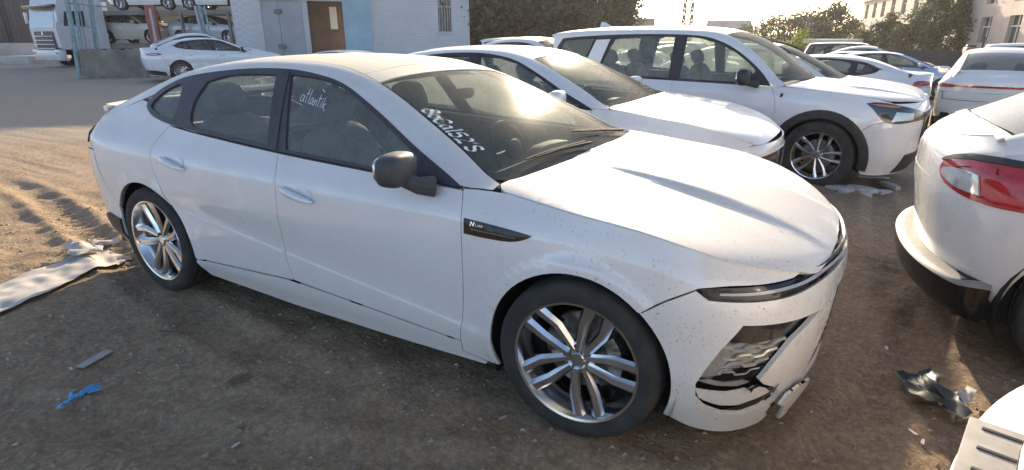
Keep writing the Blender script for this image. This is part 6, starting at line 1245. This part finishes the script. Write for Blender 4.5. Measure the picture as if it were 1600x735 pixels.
def tree(x, y, h, rx, rz, kind, label, nclump=60, nleaf=70, ls=.16, base=.25, cone=0., seed=0, name='tree', z0=None, group=None):
    r = np.random.default_rng(seed); z0 = float(zg(np.array([x]), np.array([y]))[0]) if z0 is None else z0
    e = empty(name, (x, y, z0)); tag(e, label, 'tree' if name == 'tree' else 'bush', group); mb = MB(); tips = []
    top = h*.82; bend = r.normal(0, .03*h, 2)
    tk_ = [(0, 0, -.3), (bend[0]*.3, bend[1]*.3, h*.3), (bend[0], bend[1], top)]; r0_ = .022*h+.05; mb.tube(tk_, [r0_, r0_*.7, r0_*.15], 8)
    cz = h*(base+(1-base)/2); hz = h*(1-base)/2
    C = []
    for k in range(nclump):
        while True:
            v = r.normal(0, 1, 3); v /= np.linalg.norm(v); rad = r.uniform(.35, 1)**.5; q_ = v*rad
            s_ = 1-cone*(q_[2]*.5+.5)
            if s_ > .05: break
        wob = 1+.22*math.sin(3*math.atan2(v[1], v[0])+seed)+.18*math.sin(5*v[2]+seed*1.7)
        C.append((q_[0]*rx*s_*wob, q_[1]*rx*s_*wob, cz+q_[2]*hz*min(1.08, wob)))
    for c in C[::2]:
        f_ = min(.9, max(.15, (c[2]-h*.12)/top*.75)); b0 = (bend[0]*f_, bend[1]*f_, top*f_); m_ = tuple((b0[i_]+c[i_])/2+r.normal(0, .05*rx) for i_ in range(3)); rr = r0_*.28*(1-f_*.5); mb.tube([b0, m_, c], [rr, rr*.6, .012], 5, False)
    mb.build('trunk', m_bark, e)
    cs = np.repeat(np.array(C), nleaf, 0); n_ = len(cs); cr = rx*.30
    P = cs+r.normal(0, 1, (n_, 3))*np.array([cr, cr, cr*.8])*.62; a = r.normal(0, 1, (n_, 3)); a /= np.linalg.norm(a, axis=1)[:, None]; b = np.cross(a, r.normal(0, 1, (n_, 3))); b /= np.linalg.norm(b, axis=1)[:, None]
    s1 = (ls*r.uniform(.6, 1.4, n_))[:, None]; V = np.stack([P-a*s1, P+b*s1*.45, P+a*s1, P-b*s1*.45], 1).reshape(-1, 3); F = np.arange(n_*4).reshape(-1, 4)
    mesh('crown', V, F, lm[kind], e, False); return e
T = [  # px, depth, height, crown radius, kind, label
 (775, 36, 6.4, 3.2, 'dry', 'brownish tall tree next to the barred window of the brick building', 1), (845, 40, 6.8, 3.5, 'olive', 'tall olive-brown tree in the middle of the tree group behind the SUV', 2), (925, 46, 6.6, 3.4, 'olive', 'rightmost of the tall dull trees, its twigs against the sky', 3), (810, 48, 7.0, 4.0, 'dry', 'dull tree filling the gap behind the tall tree group', 4)]
for px, D, h, rx, kd, lb, sd_ in T:
    p = at(px, 55, D); tree(p.x, p.y, h, rx, h/2, kd, lb, 190, 110, .15, .04, 0, sd_, group='tall trees behind the big SUV')
T = [(1167, 110, 3.4, 2.1, 'dark', 'small round dark tree alone on the skyline', 0, .15), (1215, 72, 4.3, 3.0, 'dark', 'bushy dark tree left of the yellow-green bush', 0, .02), (1250, 66, 5.2, 3.0, 'dark', 'wide dark tree behind the yellow-green bush', 0, .02), (1303, 62, 6.0, 2.6, 'dark', 'tall pointed evergreen left of the cream building', .75, .02), (1328, 70, 3.8, 1.6, 'green', 'small tree at the corner of the cream building', .2, .02)]
for k, (px, D, h, rx, kd, lb, cn, bs) in enumerate(T):
    p = at(px, 55, D); tree(p.x, p.y, h, rx, h/2, kd, lb, 44, 70, .16, bs, cn, 20+k)
p = at(1242, 55, 45); tree(p.x, p.y, 2.3, 1.3, 1, 'yellow', 'bright yellow-green bush beside the pale canopy', 26, 60, .12, .02, 0, 40, 'bush')
T = [(1352, 50, 2.7, 1.1, 'olive', 'thin bush-like tree in front of the corner of the cream building'), (1385, 47, 3.5, 1.3, 'dark', 'dark tree in front of the first windows of the cream building'), (1420, 44, 3.0, 1.3, 'olive', 'low brownish tree second from the cream building corner'), (1455, 42, 5.6, 1.7, 'green', 'tall green tree hiding the middle of the cream building'), (1500, 41, 5.2, 1.6, 'dark', 'broad dark tree right of the tall green one'), (1548, 40, 6.2, 1.9, 'dark', 'tallest dark tree in the row by the cream building'), (1590, 40, 4.4, 1.4, 'green', 'last tree of the row at the right edge')]
for k, (px, D, h, rx, kd, lb) in enumerate(T):
    p = at(px, 55, D); tree(p.x, p.y, h, rx, h/2, kd, lb, 46, 80, .13, .02, .45, 60+k, group='trees in front of the cream building')
# ================================================================ thin haze volume added to give the veil of lens flare
hz = MB().box((0, 0, 9.2), (2600, 2600, 23)).build('haze', None, None, False); tag(hz, 'thin warm haze added over the whole yard as a lens-flare veil', 'haze', kind='stuff')
mh = bpy.data.materials.new('veil_haze'); mh.use_nodes = True; t = mh.node_tree; t.nodes.clear(); o = N(t, 'ShaderNodeOutputMaterial'); v = N(t, 'ShaderNodeVolumePrincipled')
v.inputs['Color'].default_value = (.97, .95, .92, 1); v.inputs['Density'].default_value = .00045; v.inputs['Anisotropy'].default_value = .45; L(t, v.outputs[0], o.inputs['Volume']); hz.data.materials.append(mh)
